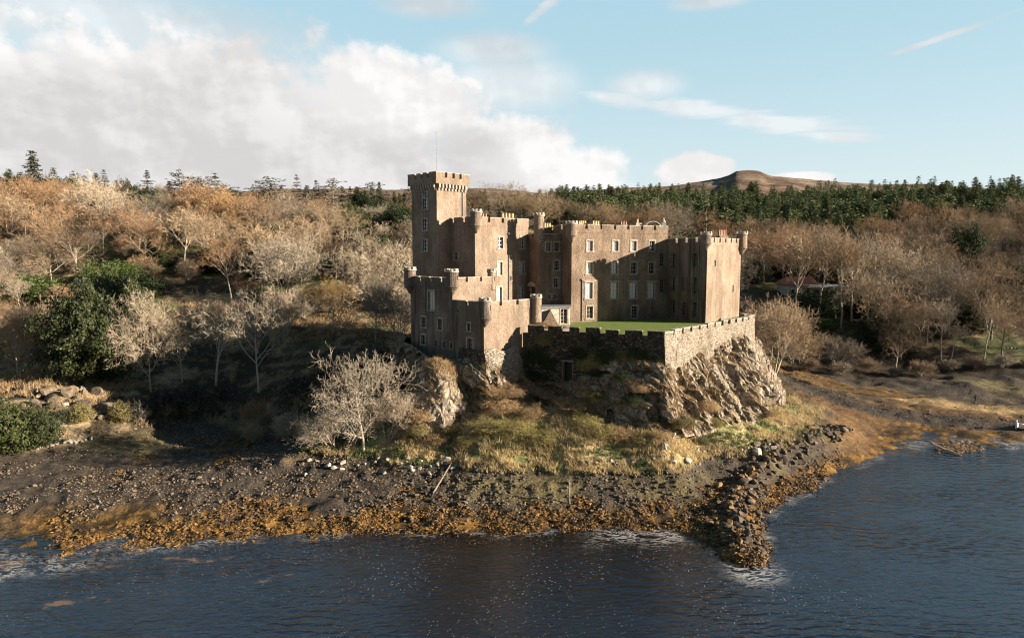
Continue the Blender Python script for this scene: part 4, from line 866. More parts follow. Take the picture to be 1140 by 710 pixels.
PROTO['bent'] = [tree_meshes('bent_tree', 90 + i, levels=5, kids=(6, 5, 4, 4, 3), ang=(45, 44, 42, 42, 40), ratio=(.5, .62, .58, .55, .55), up=.16, r0=.017, rmin=.0014, start=.6, wob=.2, lean=.2) for i in range(2)]
PROTO['scrub'] = [tree_meshes('scrub', 110 + i, levels=3, kids=(8, 6, 5), ang=(40, 42, 45), ratio=(.6, .58, .55), up=.08, r0=.03, stems=9, rmin=.0055, start=.1) for i in range(4)]

def quads(P, U, W):
    """flat leaves at P spanned by U and W"""
    V = np.stack([P - U - W, P + U - W, P + U + W, P - U + W], 1).reshape(-1, 3); F = np.arange(len(P) * 4).reshape(-1, 4); return V, F
def unit(v): return v / np.maximum(np.linalg.norm(v, axis=1), 1e-9)[:, None]
def conifer(name, seed, mat, levels=26, wid=.20, droop=.25, bare=.08, dens=1.0, top=1.0, flat=False, gap=0.0):
    rng = np.random.default_rng(seed); segs = [((0, 0, -.03), (0, 0, .5), .014, .009), ((0, 0, .5), (0, 0, 1), .009, .001)]; P = []; U = []; W = []
    for i in range(levels):
        t = bare + (1 - bare) * (i + rng.uniform(0, .5)) / levels
        if gap and rng.random() < gap: continue
        R = wid * ((1 - t) ** .8 if not flat else (.45 + .7 * math.sin(min(1, (t - bare) / (1 - bare) * 1.15) * math.pi) ** .7) * (1.0 if t < .93 else .4)) * rng.uniform(.75, 1.2) + .012
        k = int((7 if not flat else 3) + rng.integers(0, 3)); a0 = rng.uniform(0, 6.28)
        for j in range(k):
            a = a0 + 6.28 * j / k + rng.uniform(-.35, .35); Rj = R * (rng.uniform(.6, 1.15) if not flat else rng.uniform(.3, 1.25)); dz = -droop * Rj * rng.uniform(.5, 1.3) if not flat else rng.uniform(-.08, .28) * Rj
            e = np.array((math.cos(a) * Rj, math.sin(a) * Rj, dz)); b = np.array((0, 0, t)); segs.append((b, b + e, .0035, .001))
            m = max(3, int(Rj / .016 * dens)); s = rng.uniform(.15, 1, m)[:, None]; q = b + e * s + rng.normal(0, .010, (m, 3)) * (1.0 if not flat else np.array((1.5, 1.5, 1.1)))
            dirn = unit(e + rng.normal(0, .5, (m, 3)) * Rj); sd = unit(np.cross(dirn, rng.normal(0, 1, (m, 3)) * (1, 1, 1) + np.array((0, 0, 1.2))))
            ln = rng.uniform(.010, .020, m)[:, None]; P.append(q); U.append(dirn * ln); W.append(sd * ln * rng.uniform(.28, .5, m)[:, None])
    P = np.concatenate(P); U = np.concatenate(U); W = np.concatenate(W); v, f = quads(P, U, W); tv, tf = tubes(segs, 4)
    return mesh_np(name + '_trunk', tv, [tf], M['bark_dark'], True), mesh_np(name + '_crown', v, [f], mat, False)
PROTO['spruce'] = [conifer('spruce', 200 + i, M['needle'], 30, .20, .3, .05, 1.5) for i in range(3)]
PROTO['far_spruce'] = [conifer('plantation_spruce', 210 + i, M['needle_far'], 26, .17 + .02 * i, .35, .04, 2.0) for i in range(5)]
PROTO['ragged'] = [conifer('ragged_pine', 220 + i, M['needle_brown'], 13, .25, .0, .42, 1.5, flat=True, gap=.22) for i in range(4)]
PROTO['larch'] = [conifer('ragged_larch', 230 + i, M['needle_brown'], 20, .24, .1, .25, .9, gap=.25) for i in range(3)]
def leafy(name, seed, mat, n=15000, leaf=.014, shape=(.5, .5, .5), rough=.45, freq=3.2, zc=.45):
    """crown of small leaf faces in an uneven volume with deep gaps; unit height, base at 0"""
    rng = np.random.default_rng(seed); u = unit(rng.normal(0, 1, (n * 2, 3))); a = fbm(u[:, 0] * freq + seed, u[:, 1] * freq, u[:, 2] * freq, oct=4, seed=seed, gain=.6)
    rad = (1 + (a - .5) * 2 * rough * 2.0) * (1 - rng.random(len(u)) ** 1.8 * .55)
    P = u * rad[:, None] * np.array(shape) + (0, 0, zc); g = fbm(P[:, 0] * 11, P[:, 1] * 11, P[:, 2] * 11, oct=3, seed=seed + 5); k = (P[:, 2] > 0) & (g > .42); P = P[k][:n]; u = u[k][:n]; m = len(P)
    P[:, 2] /= np.percentile(P[:, 2], 99.5)
    nrm = unit(u * .8 + rng.normal(0, .7, (m, 3))); a_ = unit(np.cross(nrm, rng.normal(0, 1, (m, 3)))); b = np.cross(nrm, a_); s = leaf * rng.uniform(.5, 1.5, m)[:, None]
    v, f = quads(P, a_ * s, b * s * .55); segs = []
    for k_ in range(9):
        q = P[rng.integers(0, m)]; e = np.array((q[0] * .35, q[1] * .35, q[2] * .5)); segs.append((np.array((0, 0, -.03)), e, .022, .014)); segs.append((e, q * .95, .014, .003))
    tv, tf = tubes(segs, 5)
    return mesh_np(name + '_trunk', tv, [tf], M['bark_dark'], True), mesh_np(name + '_crown', v, [f], mat, False)
PROTO['evergreen'] = [leafy('evergreen', 300 + i, M['leaf'], 34000, .0105, (.44, .44, .52), .62, 2.9) for i in range(3)]
PROTO['shrub'] = [leafy('evergreen_shrub', 310 + i, M['leaf'], 14000, .017, (.62, .62, .5), .5, 2.6, .35) for i in range(3)]
PROTO['bramble'] = [leafy('bramble', 320 + i, M['bramble'], 12000, .017, (1.0, 1.0, .55), .6, 3.4, .2) for i in range(5)]
COUNT = {}
def plant(name, proto, x, y, H, label, cat, group=None, tone=None, rz=None, wide=1.0, var=None, z=None, bark=None, rnd=random.Random(5)):
    ms = PROTO[proto]; i = COUNT.get(proto, 0) if var is None else var; COUNT[proto] = COUNT.get(proto, 0) + 1
    tm, cm = ms[i % len(ms)]; o = thing(name, label, cat, (x, y, (gz(x, y) if z is None else z) - .1), group)
    o.rotation_euler = (0, 0, rnd.uniform(0, 6.28) if rz is None else rz); o.scale = (H * wide, H * wide, H)
    t = link('trunk' if cat == 'tree' else 'stems', tm, o); c = link('crown' if cat == 'tree' else 'foliage', cm, o)
    if tone:
        c.material_slots[0].link = 'OBJECT'; c.material_slots[0].material = M[tone if tone in M else 'twig_' + tone]
    if bark:
        t.material_slots[0].link = 'OBJECT'; t.material_slots[0].material = M[bark]
    return o
def on_ground(px, py, z=None):
    r = ray(px, py); t = np.geomspace(28, 900, 1600); P = CAM + t[:, None] * r; h = ground(P[:, 0], P[:, 1]); k = np.where(P[:, 2] <= h)[0]
    if not len(k): return P[-1]
    t = np.linspace(t[max(k[0] - 1, 0)], t[k[0]], 12); P = CAM + t[:, None] * r; h = ground(P[:, 0], P[:, 1]); k = np.where(P[:, 2] <= h)[0]; i = k[0] if len(k) else -1
    return np.array((P[i, 0], P[i, 1], h[i]))
def X_at(px, Y): return (px - 570) / 760 * Y * 1.0 / (math.cos(PITCH))
_U = 'first second third fourth fifth sixth seventh eighth ninth tenth eleventh twelfth thirteenth fourteenth fifteenth sixteenth seventeenth eighteenth nineteenth'.split()
ORD = _U + [w for t, o in (('twenty', 'twentieth'), ('thirty', 'thirtieth'), ('forty', 'fortieth'), ('fifty', 'fiftieth'), ('sixty', 'sixtieth')) for w in [o] + [t + '-' + u for u in _U[:9]]]
TWORD = {'pale': 'pale', 'tan': 'tan', 'rust': 'rust-brown', 'grey': 'grey', 'gold': 'golden', 'brown': 'dark brown', 'dark': 'dark'}
R = random.Random(77)

# ---- the wood on the left hillside, row by row up the slope
ROWS_L = [(124, 10, 10, 'first'), (137, 9.8, 12, 'second'), (151, 9.4, 13, 'third'), (166, 9.2, 13.5, 'fourth'), (183, 10, 9.5, 'fifth'), (201, 9.5, 6.8, 'top')]
def hill_tone(px, py):
    if px < 110 and py < 245: return R.choice(('rust', 'rust', 'tan'))
    if 215 < px < 300: return R.choice(('gold', 'rust', 'tan', 'rust'))
    if 350 < px < 400 and py > 270: return 'gold'
    return R.choice(('tan', 'tan', 'pale', 'grey', 'rust', 'brown', 'grey'))
for Y, step, H, word in ROWS_L:
    pts = []; px = -70.0
    while px < 470:
        y = Y + R.uniform(-4.5, 4.5); p = px + R.uniform(-9, 9); x = X_at(p, y); px += step * 760 / Y * .55 * R.uniform(.8, 1.25)
        if Y < 130 and (60 < p < 470): continue              # the shaded glade
        if Y < 142 and (95 < p < 240 or 330 < p < 420): continue
        pts.append((p, x, y))
    pts.sort()
    for i, (p, x, y) in enumerate(pts):
        g_ = gz(x, y); h = H * R.uniform(.66, 1.18); py = 280 - (g_ + h - 25) * 760 / y; tn = hill_tone(p, py)
        kd = R.choice(('spread', 'tall', 'airy', 'tall', 'tall', 'bushy'))
        plant('bare_tree', kd, x, y, h, f'{TWORD[tn]} bare tree, {ORD[i]} from the left in the {word} row up the left hillside', 'tree', 'bare trees on the left hillside', tn, wide=R.uniform(.95, 1.25))
# dark evergreens inside the left wood
EG = [(-10, 168, 9), (28, 205, 8), (62, 206, 7), (150, 190, 8), (92, 206, 7), (176, 188, 7), (262, 170, 8), (285, 150, 8), (318, 158, 8), (333, 148, 7), (396, 176, 9), (415, 158, 8), (432, 188, 9), (450, 178, 9), (410, 206, 8), (448, 150, 7), (238, 150, 5), (180, 150, 6)]
for i, (p, y, h) in enumerate(sorted(EG)):
    plant('evergreen_tree', 'evergreen', X_at(p, y), y, h * 1.15, f'dark evergreen inside the left wood, {ORD[i]} evergreen from the left among the bare trees', 'tree', 'evergreens inside the left wood', 'leaf_dark' if i % 3 else 'leaf', wide=R.uniform(.9, 1.4))
# thin bushes between them
k_ = 0
for Y in (118, 130, 142, 156):
    pts = sorted((R.uniform(-40, 455) if Y > 125 else R.uniform(-40, 60), Y + R.uniform(-4, 4)) for _ in range(13 if Y > 125 else 6))
    for i, (p, y) in enumerate(pts):
        w_ = {118: 'lowest', 130: 'second', 142: 'third', 156: 'upper'}[Y]; tn = R.choice(('tan', 'brown', 'rust', 'grey'))
        plant('thicket_shrub', 'scrub', X_at(p, y), y, R.uniform(2.5, 4.5), f'{TWORD[tn]} leafless thicket, {ORD[i]} from left in the {w_} scrub line of the left hill', 'shrub', 'undergrowth on the left hillside', tn, wide=R.uniform(.9, 1.3))
# skyline conifers
for i, (p, top, kd, tn) in enumerate(((4, 181, 'larch', None), (22, 187, 'larch', None), (48, 167, 'spruce', None), (70, 186, 'larch', None), (92, 190, 'larch', None), (125, 188, 'larch', None), (172, 189, 'larch', None), (207, 187, 'ragged', None), (222, 196, 'ragged', None), (238, 195, 'ragged', None),
                                      (255, 204, 'ragged', None), (270, 207, 'ragged', None), (303, 195, 'ragged', None), (335, 194, 'larch', None), (356, 200, 'larch', None), (374, 197, 'ragged', None), (393, 207, 'larch', None), (409, 211, 'larch', None), (425, 202, 'spruce', None), (441, 212, 'spruce', None), (452, 214, 'spruce', None))):
    y = 214 if kd != 'ragged' else 196; x = X_at(p, y); g_ = gz(x, y); h = max(6, zat(p, top, y) - g_)
    w_ = {'larch': 'ragged thin-topped conifer', 'ragged': 'flat-tiered bare-stemmed pine', 'spruce': 'dark pointed spruce'}[kd]
    plant('skyline_conifer', kd, x, y, h, f'{w_}, {ORD[i]} conifer from the left along the left skyline', 'tree', 'conifers on the left skyline', None, wide=R.uniform(1.15, 1.6))
for i, p in enumerate(sorted([-8, 8, 20, 34, 60, 76, 88, 104, 116, 138, 196, 228, 246, 262, 288, 318, 346, 366, 384, 400, 416, 433, 447, 457])):
    y = 209 + R.uniform(-4, 4); x = X_at(p, y); h = R.uniform(7, 11)
    plant('skyline_conifer', ('larch', 'spruce', 'ragged')[i % 3] if p > 120 else ('spruce', 'larch')[i % 2], x, y, h, f'shorter conifer filling the left skyline, {ORD[i]} of the short ones from the left', 'tree', 'short conifers on the left skyline', None, wide=R.uniform(1.5, 2.1))
for i, (p, top, y) in enumerate(((207, 205, 178), (256, 212, 176), (268, 214, 176), (112, 218, 168), (137, 205, 192), (30, 200, 205), (12, 196, 205), (160, 214, 185), (420, 222, 190), (405, 232, 175), (440, 224, 185))):
    x = X_at(p, y); h = max(6, zat(p, top, y) - gz(x, y))
    plant('hill_conifer', 'ragged' if i < 5 else 'spruce', x, y, h, f'{"bare-stemmed pine" if i < 5 else "dark spruce"} below the left skyline, {ORD[sorted([207, 256, 268, 112, 137, 30, 12, 160, 420, 405, 440]).index(p)]} such conifer from the left', 'tree', 'conifers inside the left wood', None)

# ---- named trees of the left foreground
def named(name, kind, px, base, top, z, label, cat='tree', **k):
    """stands where its foot is seen on ground of about height z"""
    p = on_ground(px, base)
    H = zat(px, top, p[1]) - p[2]; return plant(name, kind, p[0], p[1], H, label, cat, **k)
named('evergreen_tree', 'evergreen', 102, 424, 312, 5, 'big rounded dark evergreen above the rocks at the left shore', wide=.85, tone='leaf')
named('evergreen_tree', 'evergreen', 128, 392, 300, 7, 'smaller evergreen crowded behind the big rounded evergreen on the left', wide=.8, tone='leaf', var=1)
named('evergreen_shrub', 'shrub', 40, 335, 305, 12, 'bright green rhododendron bush beside the white bench on the left hill', 'shrub', wide=1.6, tone='leaf_bright')
named('evergreen_shrub', 'shrub', 12, 500, 446, 3, 'green shrub at the left edge above the row of white shore stones', 'shrub', wide=.85)
named('evergreen_shrub', 'shrub', 45, 494, 452, 3, 'green shrub second from the left edge above the white shore stones', 'shrub', wide=.8)
named('evergreen_shrub', 'shrub', 90, 468, 448, 3, 'small olive shrub among the rocks below the big evergreen', 'shrub', wide=.9, tone='bramble')
named('evergreen_shrub', 'shrub', 135, 468, 446, 3, 'small olive shrub at the right end of the left shore rocks', 'shrub', wide=.9, tone='bramble')
named('evergreen_shrub', 'shrub', 130, 318, 290, 14, 'low green bush on the sunlit grass above the evergreens', 'shrub', wide=1.9, tone='leaf_bright')
named('evergreen_shrub', 'shrub', 155, 330, 304, 12, 'dark green bush right of the sunlit hillside grass', 'shrub', wide=1.6, tone='leaf_dark')
named('evergreen_shrub', 'shrub', 300, 300, 262, 19, 'dark evergreen bush deep in the bare wood left of the castle', 'shrub', wide=1.3, tone='leaf_dark')
named('evergreen_shrub', 'shrub', 405, 305, 270, 17, 'dark evergreen bush in the wood nearest the castle tower', 'shrub', wide=1.2, tone='leaf_dark')
for px, base, top, kd, tn, lb in ((168, 436, 322, 'airy', 'pale', 'pale silvery bare tree just right of the big rounded evergreen'), (203, 425, 336, 'airy', 'grey', 'slim grey bare tree second right of the big evergreen'), (240, 430, 322, 'spread', 'pale', 'pale bare tree in the middle of the shaded left hollow'),
                                  (288, 437, 322, 'spread', 'grey', 'broad bare tree with spreading limbs in the shaded left hollow'), (20, 420, 330, 'airy', 'tan', 'tan bare tree at the left edge above the rocks'), (55, 400, 330, 'bushy', 'tan', 'bushy tan tree left of the big evergreen'),
                                  (22, 395, 335, 'bushy', 'rust', 'rusty bushy tree at the left edge beneath the bright rhododendron'), (370, 372, 305, 'spread', 'gold', 'golden-crowned round tree on the grass bank left of the castle'), (320, 372, 318, 'bushy', 'pale', 'pale bushy tree between the golden tree and the shaded hollow'),
                                  (418, 378, 300, 'airy', 'grey', 'grey bare tree close against the left of the castle'), (446, 378, 322, 'bushy', 'grey', 'tangled grey tree touching the left wall of the castle')):
    named('bare_tree', kd, px, base, top, 6, lb, tone=tn, wide=.68 if kd == 'airy' else .9)
o = named('bare_tree', 'shore', 405, 503, 394, 2.6, 'large pale bare tree leaning on the shore in front of the castle', tone='grey', wide=1.0); o.rotation_euler = (0, -.12, 1.2)
o = named('bare_tree', 'bushy', 432, 492, 432, 3, 'low pale spiky tree right of the large shore tree', tone='pale', wide=.9); o.rotation_euler = (0, .35, .5)
o = named('bare_tree', 'bushy', 372, 500, 452, 2.6, 'sprawling low tree left of the large shore tree', tone='grey', wide=1.25); o.rotation_euler = (0, -.4, .2)
named('bare_tree', 'bushy', 285, 478, 444, 2, 'small rusty bare sapling by the dark inlet', tone='rust', wide=.75)
named('thicket_shrub', 'scrub', 320, 488, 458, 2, 'pale dry thicket behind the shore left of the large shore tree', 'shrub', tone='pale')
named('thicket_shrub', 'scrub', 345, 492, 464, 2, 'tan dry thicket between pale thicket and large shore tree', 'shrub', tone='tan')
named('thicket_shrub', 'scrub', 282, 492, 470, 2, 'grassy thicket beneath the small rusty sapling', 'shrub', tone='tan')
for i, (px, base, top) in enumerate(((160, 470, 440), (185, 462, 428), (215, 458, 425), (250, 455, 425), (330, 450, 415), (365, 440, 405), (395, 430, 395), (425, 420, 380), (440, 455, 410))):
    named('thicket_shrub', 'scrub', px, base, top, 5, f'dim scrub bush in the castle shadow, {ORD[i]} from the left', 'shrub', group='scrub in the castle shadow', tone='dark')  # twig colour darkened to deepen the castle shade over the hollow

# ---- the woods on the right and behind the castle
RK = [(139, 10.5, 'shore'), (150, 13.5, 'second'), (162, 14, 'third'), (176, 14, 'fourth'), (191, 13.5, 'fifth'), (208, 13, 'sixth'), (228, 13, 'seventh'), (250, 12.5, 'eighth'), (275, 12, 'top')]
FARW = []
for Y, H, word in RK:
    pts = []; px = 805.0 if Y < 225 else 520.0
    while px < 1215:
        y = Y + R.uniform(-5, 5); p = px + R.uniform(-9, 9); px += 760 / Y * 6.4 * R.uniform(.75, 1.35)
        if Y < 160 and p < 960 and p > 852: continue          # open slope below the house
        if Y == 139 and p < 870: continue
        if 838 < p < 955 and Y < 172: continue
        pts.append((p, X_at(p, y), y))
    pts.sort()
    for i, (p, x, y) in enumerate(pts):
        if Y > 225 and (p < 990 and Y > 235): continue
        if Y > 225: FARW.append((x, y, H * R.uniform(.75, 1.15) * 1.0)); continue
        h = H * R.uniform(.75, 1.15); tn = R.choice(('tan', 'brown', 'rust', 'brown', 'grey', 'rust')) if Y > 170 else R.choice(('tan', 'grey', 'brown', 'brown'))
        kd = R.choice(('spread', 'spread', 'airy', 'tall', 'tall'))
        plant('bare_tree', kd, x, y, h, f'{TWORD[tn]} bare tree, {ORD[i]} from the left in the {word} row of the right-hand wood', 'tree', 'bare trees of the wood behind and right of the castle', tn, wide=R.uniform(.9, 1.2), bark=R.choice((None, 'bark_dark')))
for px, base, top, kd, tn, lb in ((886, 362, 254, 'tall', 'tan', 'slim pale-stemmed tree left of the gap before the white house'), (912, 361, 250, 'bent', 'tan', 'crooked pale-stemmed tree in the middle of the white house gap'), (936, 364, 252, 'bent', 'tan', 'leaning pale-stemmed tree right of the white house gap'), (930, 355, 262, 'bent', 'gold', 'thin tree with yellow leaves behind the leaning stem'), (948, 358, 258, 'tall', 'grey', 'straight thin grey tree beside the leaning stem'),
                                  (965, 372, 300, 'tall', 'grey', 'pale thin dead tree above the sand bank'), (985, 345, 268, 'airy', 'pale', 'silvery twisted bare tree standing out right of the house'), (862, 415, 335, 'bushy', 'tan', 'large tan bushy tree beside the right end of the rock'), (858, 400, 330, 'airy', 'tan', 'fuzzy tan tree hard against the curtain wall corner'), (885, 412, 362, 'bushy', 'tan', 'low tan bush at the head of the sand bank'),
                                  (932, 408, 372, 'bushy', 'grey', 'forked pale shrub over the dark bank'), (1003, 400, 336, 'airy', 'tan', 'small leaning round tree on the right shore'), (1048, 400, 330, 'tall', 'grey', 'tall pale-stemmed tree on the right shore beneath the brown crowns'), (1095, 402, 322, 'tall', 'tan', 'tall tan tree near the right edge of the shore')):
    named('bare_tree', kd, px, base, top, 4, lb, tone=tn, wide=1.1 if kd in ('airy', 'bushy') else .9)
for px, base, top, w_, tn, lb in ((1073, 318, 252, .62, 'leaf_dark', 'very dark rounded evergreen tree on the right hillside'), (1068, 308, 279, 1.1, 'leaf', 'lighter green bush in front of the dark rounded evergreen'), (1022, 325, 284, .9, 'leaf', 'dull green leafy tree left of the dark evergreen'), (905, 352, 322, 1.5, 'leaf_dark', 'dark evergreen bush below the white house'), (925, 350, 325, 1.1, 'leaf', 'olive evergreen bush below the white house'),
                                  (902, 370, 358, 1.6, 'leaf_bright', 'small bright round bush on the lawn below the house'), (922, 366, 356, 1.5, 'leaf_bright', 'second bright round bush, further right on the lawn below the house'), (985, 390, 350, 1.1, 'leaf_dark', 'black-green bush mass on the right shore'), (1125, 345, 300, 1.2, 'leaf_dark', 'dark evergreen bush at the right edge below the brown crowns')):
    named('evergreen_shrub', 'evergreen' if base - top > 55 else 'shrub', px, base, top, 10, lb, 'tree' if base - top > 55 else 'shrub', tone=tn, wide=w_)
for i, p in enumerate((905, 940, 970, 1000, 1030, 1062, 1090, 1120, 1150)):
    y = 130 + R.uniform(-1.5, 2.5); tn = ('brown', 'grey')[i % 2]; plant('thicket_shrub', 'scrub', X_at(p, y), y, R.uniform(2, 3.4), f'dim {TWORD[tn]} scrub on the right-hand shore bank, {ORD[i]} from the left', 'shrub', 'scrub on the right shore bank', tn, wide=1.3)
rg_ = np.random.default_rng(8); TR_, CR_ = [], []
fw = {}
for (x, y, h) in FARW: fw.setdefault(R.choice(('rust', 'tan', 'brown', 'tan')), []).append((x, y, h, R.randrange(4), R.uniform(0, 6.28)))
def from_mesh(me):
    v = np.empty(len(me.vertices) * 3, np.float32); me.vertices.foreach_get('co', v); f = np.empty(len(me.loops), np.int32); me.loops.foreach_get('vertex_index', f); return v.reshape(-1, 3), f.reshape(-1, 4)
FV, FF, FM, o_ = [], [], [], 0
for mi_, (tn, L_) in enumerate(sorted(fw.items())):
    for (x, y, h, w_, a) in L_:
        for part_ in (0, 1):
            v, f = from_mesh(PROTO['spread'][w_][part_]); c_, s_ = math.cos(a) * h * 1.15, math.sin(a) * h * 1.15; g_ = gz(x, y) - .1
            FV.append(np.stack([x + v[:, 0] * c_ - v[:, 1] * s_, y + v[:, 0] * s_ + v[:, 1] * c_, g_ + v[:, 2] * h], 1)); FF.append(f + o_); FM.append(np.full(len(f), mi_)); o_ += len(v)
tag(link('far_wood', mesh_np('far_wood', np.concatenate(FV), [np.concatenate(FF)], [M['twig_' + t] for t in sorted(fw)], False, np.concatenate(FM))), 'far bare wood massed below the conifer plantation', None, None, 'stuff')
# evergreen pair right behind the castle roofs
for i, (p, top, kd, tn, lb) in enumerate(((742, 222, 'airy', 'grey', 'grey-green feathery tree directly behind the hall range roof end'), (765, 226, 'larch', None, 'ragged larch behind the wing of the castle'), (783, 224, 'larch', None, 'second ragged larch behind the wing, nearer its tall turret'), (720, 228, 'spread', 'rust', 'rusty tree behind the roof light'), (690, 230, 'spread', 'rust', 'rusty tree above the middle of the hall range'), (528, 222, 'spruce', None, 'dark spruce just right of the castle tower'), (545, 224, 'spruce', None, 'second dark spruce right of the castle tower'), (556, 226, 'spruce', None, 'third dark spruce right of the castle tower'), (617, 226, 'spruce', None, 'dark spruce above the stair block'), (636, 228, 'larch', None, 'thin conifer above the hall range corner turret'))):
    y = 205 if i < 5 else 235; x = X_at(p, y); plant('bare_tree' if kd in ('airy', 'spread') else 'conifer', kd, x, y, max(7, zat(p, top, y) - gz(x, y)), lb, 'tree', None, tn)

for i, (p, y, h) in enumerate(sorted(((840, 182, 7), (880, 190, 9), (958, 160, 7), (1000, 178, 9), (1018, 152, 8), (1060, 165, 8), (1092, 190, 9), (1112, 160, 8), (1142, 176, 10), (905, 205, 9), (935, 190, 8), (972, 215, 9), (1030, 205, 9), (1075, 222, 9), (1125, 210, 9), (862, 200, 8), (990, 150, 6), (1080, 150, 6)))):
    plant('evergreen_tree', 'evergreen', X_at(p, y), y, h, f'dark evergreen inside the right-hand wood, {ORD[i]} from the left among the bare trees', 'tree', 'evergreens inside the right-hand wood', 'leaf_dark' if i % 3 else 'leaf', wide=R.uniform(.9, 1.3))
# ---- conifer plantation under the moor
rows = [(262, 7.2), (288, 7.2), (320, 7.4), (358, 7.6), (402, 7.8)]
SEG = [(505, 640, 'dark conifer packed in the plantation above the keep and stair block'), (640, 745, 'dark conifer packed in the plantation above the hall range'), (745, 850, 'dark conifer packed in the plantation above the wing'), (850, 960, 'dark conifer packed in the plantation above the white house'), (960, 1060, 'dark conifer packed in the plantation right of the moor summit'), (1060, 1260, 'dark conifer packed in the plantation at the right edge')]
done = 0
for Y, step in rows:
    px = 512.0 + R.uniform(0, 6)
    while px < 1165:
        p = px + R.uniform(-2.5, 2.5); y = Y + R.uniform(-9, 9); px += step * 760 / Y * .66 * R.uniform(.75, 1.3)
        if p > 985 and Y < 285: continue
        if p < 590 and Y < 310: continue
        if p < 600 and R.random() < .4: continue
        if R.random() < .06: continue
        x = X_at(p, y); H = R.uniform(8, 16) * (1.02 if p > 985 else .92) * (.75 if p < 610 else 1)
        lb = next(l for a, b, l in SEG if a <= p < b); plant('plantation_conifer', 'far_spruce', x, y, H, lb, 'tree', 'conifers of the hillside plantation', None, wide=R.uniform(1.1, 2.4)); done += 1
PROTO['thin_spruce'] = [conifer('thin_spruce', 250 + i, M['needle_far'], 18, .17 + .02 * i, .35, .04, .7) for i in range(4)]
FV, FF, o_ = [], [], 0
PROTO['far_round'] = [leafy('far_round', 260 + i, M['needle_far'], 2600, .03, (.5, .5, .5), .5, 2.6) for i in range(3)]
for q_ in range(600):
    p = R.uniform(560, 1168); y = R.uniform(272, 430)
    if (p > 985 and y < 292) or (p < 600 and y < 330): continue
    x = X_at(p, y); h = R.uniform(7, 15.5) * (1.0 if p > 985 else .92) * (.75 if p < 610 else 1) * (.72 if q_ % 5 == 0 else 1); v, f = from_mesh(PROTO['thin_spruce'][R.randrange(4)][1] if q_ % 5 else PROTO['far_round'][R.randrange(3)][1]); a = R.uniform(0, 6.28); wd_ = R.uniform(1.3, 2.1); c_, s_ = math.cos(a) * h * wd_, math.sin(a) * h * wd_
    FV.append(np.stack([x + v[:, 0] * c_ - v[:, 1] * s_, y + v[:, 0] * s_ + v[:, 1] * c_, gz(x, y) + v[:, 2] * h], 1)); FF.append(f + o_); o_ += len(v)
tag(link('far_plantation', mesh_np('far_plantation', np.concatenate(FV), [np.concatenate(FF)], M['needle_far'])), 'dense dark conifers filling the plantation behind its front trees', None, None, 'stuff')
for i, p in enumerate((862, 935, 958, 975, 993, 1010, 1132)):
    y = 300; x = X_at(p, y); plant('conifer', 'spruce', x, y, R.uniform(9, 12.5), f'single spruce standing below the plantation edge, {ORD[i]} from the left', 'tree', 'spruces below the plantation edge', None)

# ------------------------------------------------------------------ rocks
def rock_proto(seed, sub=2, cuts=9):
    bm = bmesh.new(); bmesh.ops.create_icosphere(bm, subdivisions=sub, radius=1.0); V = np.array([v.co[:] for v in bm.verts]); F = np.array([[v.index for v in f.verts] for f in bm.faces]); bm.free()
    rng = np.random.default_rng(seed); N = unit(rng.normal(0, 1, (cuts, 3)))
    for n in N:
        d = rng.uniform(.45, .8); t = V @ n; V = V - np.maximum(t - d, 0)[:, None] * n
    V *= rng.uniform(.7, 1.15, 3); V[:, 2] *= .75; V += (fbm(V[:, 0] * 3 + seed, V[:, 1] * 3, V[:, 2] * 3, oct=3)[:, None] - .5) * .16
    return V, F
RP = [rock_proto(500 + i) for i in range(8)]; RPS = [rock_proto(600 + i, 1, 7) for i in range(6)]
RM = [mesh_np('boulder', v, [f], M['stone_dark'], False) for v, f in RP]
def boulder(x, y, s, label, group, mat, sz=1.0, name='boulder', lift=.15):
    o = link(name, RM[R.randrange(8)], None, (x, y, gz(x, y) + s * lift)); o.rotation_euler = (R.uniform(-.4, .4), R.uniform(-.4, .4), R.uniform(0, 6.28)); o.scale = (s, s * R.uniform(.7, 1.1), s * sz)
    o.material_slots[0].link = 'OBJECT'; o.material_slots[0].material = M[mat]; return tag(o, label, 'boulder', group)
for px, py, s, lb in ((842, 506, 1.15, 'largest flat pale boulder at the head of the breakwater'), (748, 515, .8, 'pale tilted boulder on the grass edge before the rock corner'), (766, 513, .6, 'pale boulder right beside the tilted grass-edge boulder'), (747, 526, .55, 'dark squat boulder just below the tilted pale boulder'), (741, 497, .55, 'grey-white boulder half hidden in the grass under the rock corner'), (860, 500, .6, 'small white boulder right of the largest flat boulder'), (893, 487, .65, 'white boulder where the breakwater meets the grass point'), (930, 478, .85, 'dark slab perched at the outer end of the breakwater head'), (825, 440, .9, 'white lichen-covered block stuck in the rock foot on the right'), (365, 519, .7, 'long pale stone among the shore stones left of the big tree'), (372, 521, .5, 'round pale stone beside the long pale stone'), (498, 513, .7, 'low pale slab on the shingle under the court block'), (478, 528, .5, 'white stone beside the driftwood pole')):
    p = on_ground(px, py, 2); boulder(p[0], p[1], s, lb, None, 'stone_dark' if 'dark' in lb else 'stone_pale', .7)
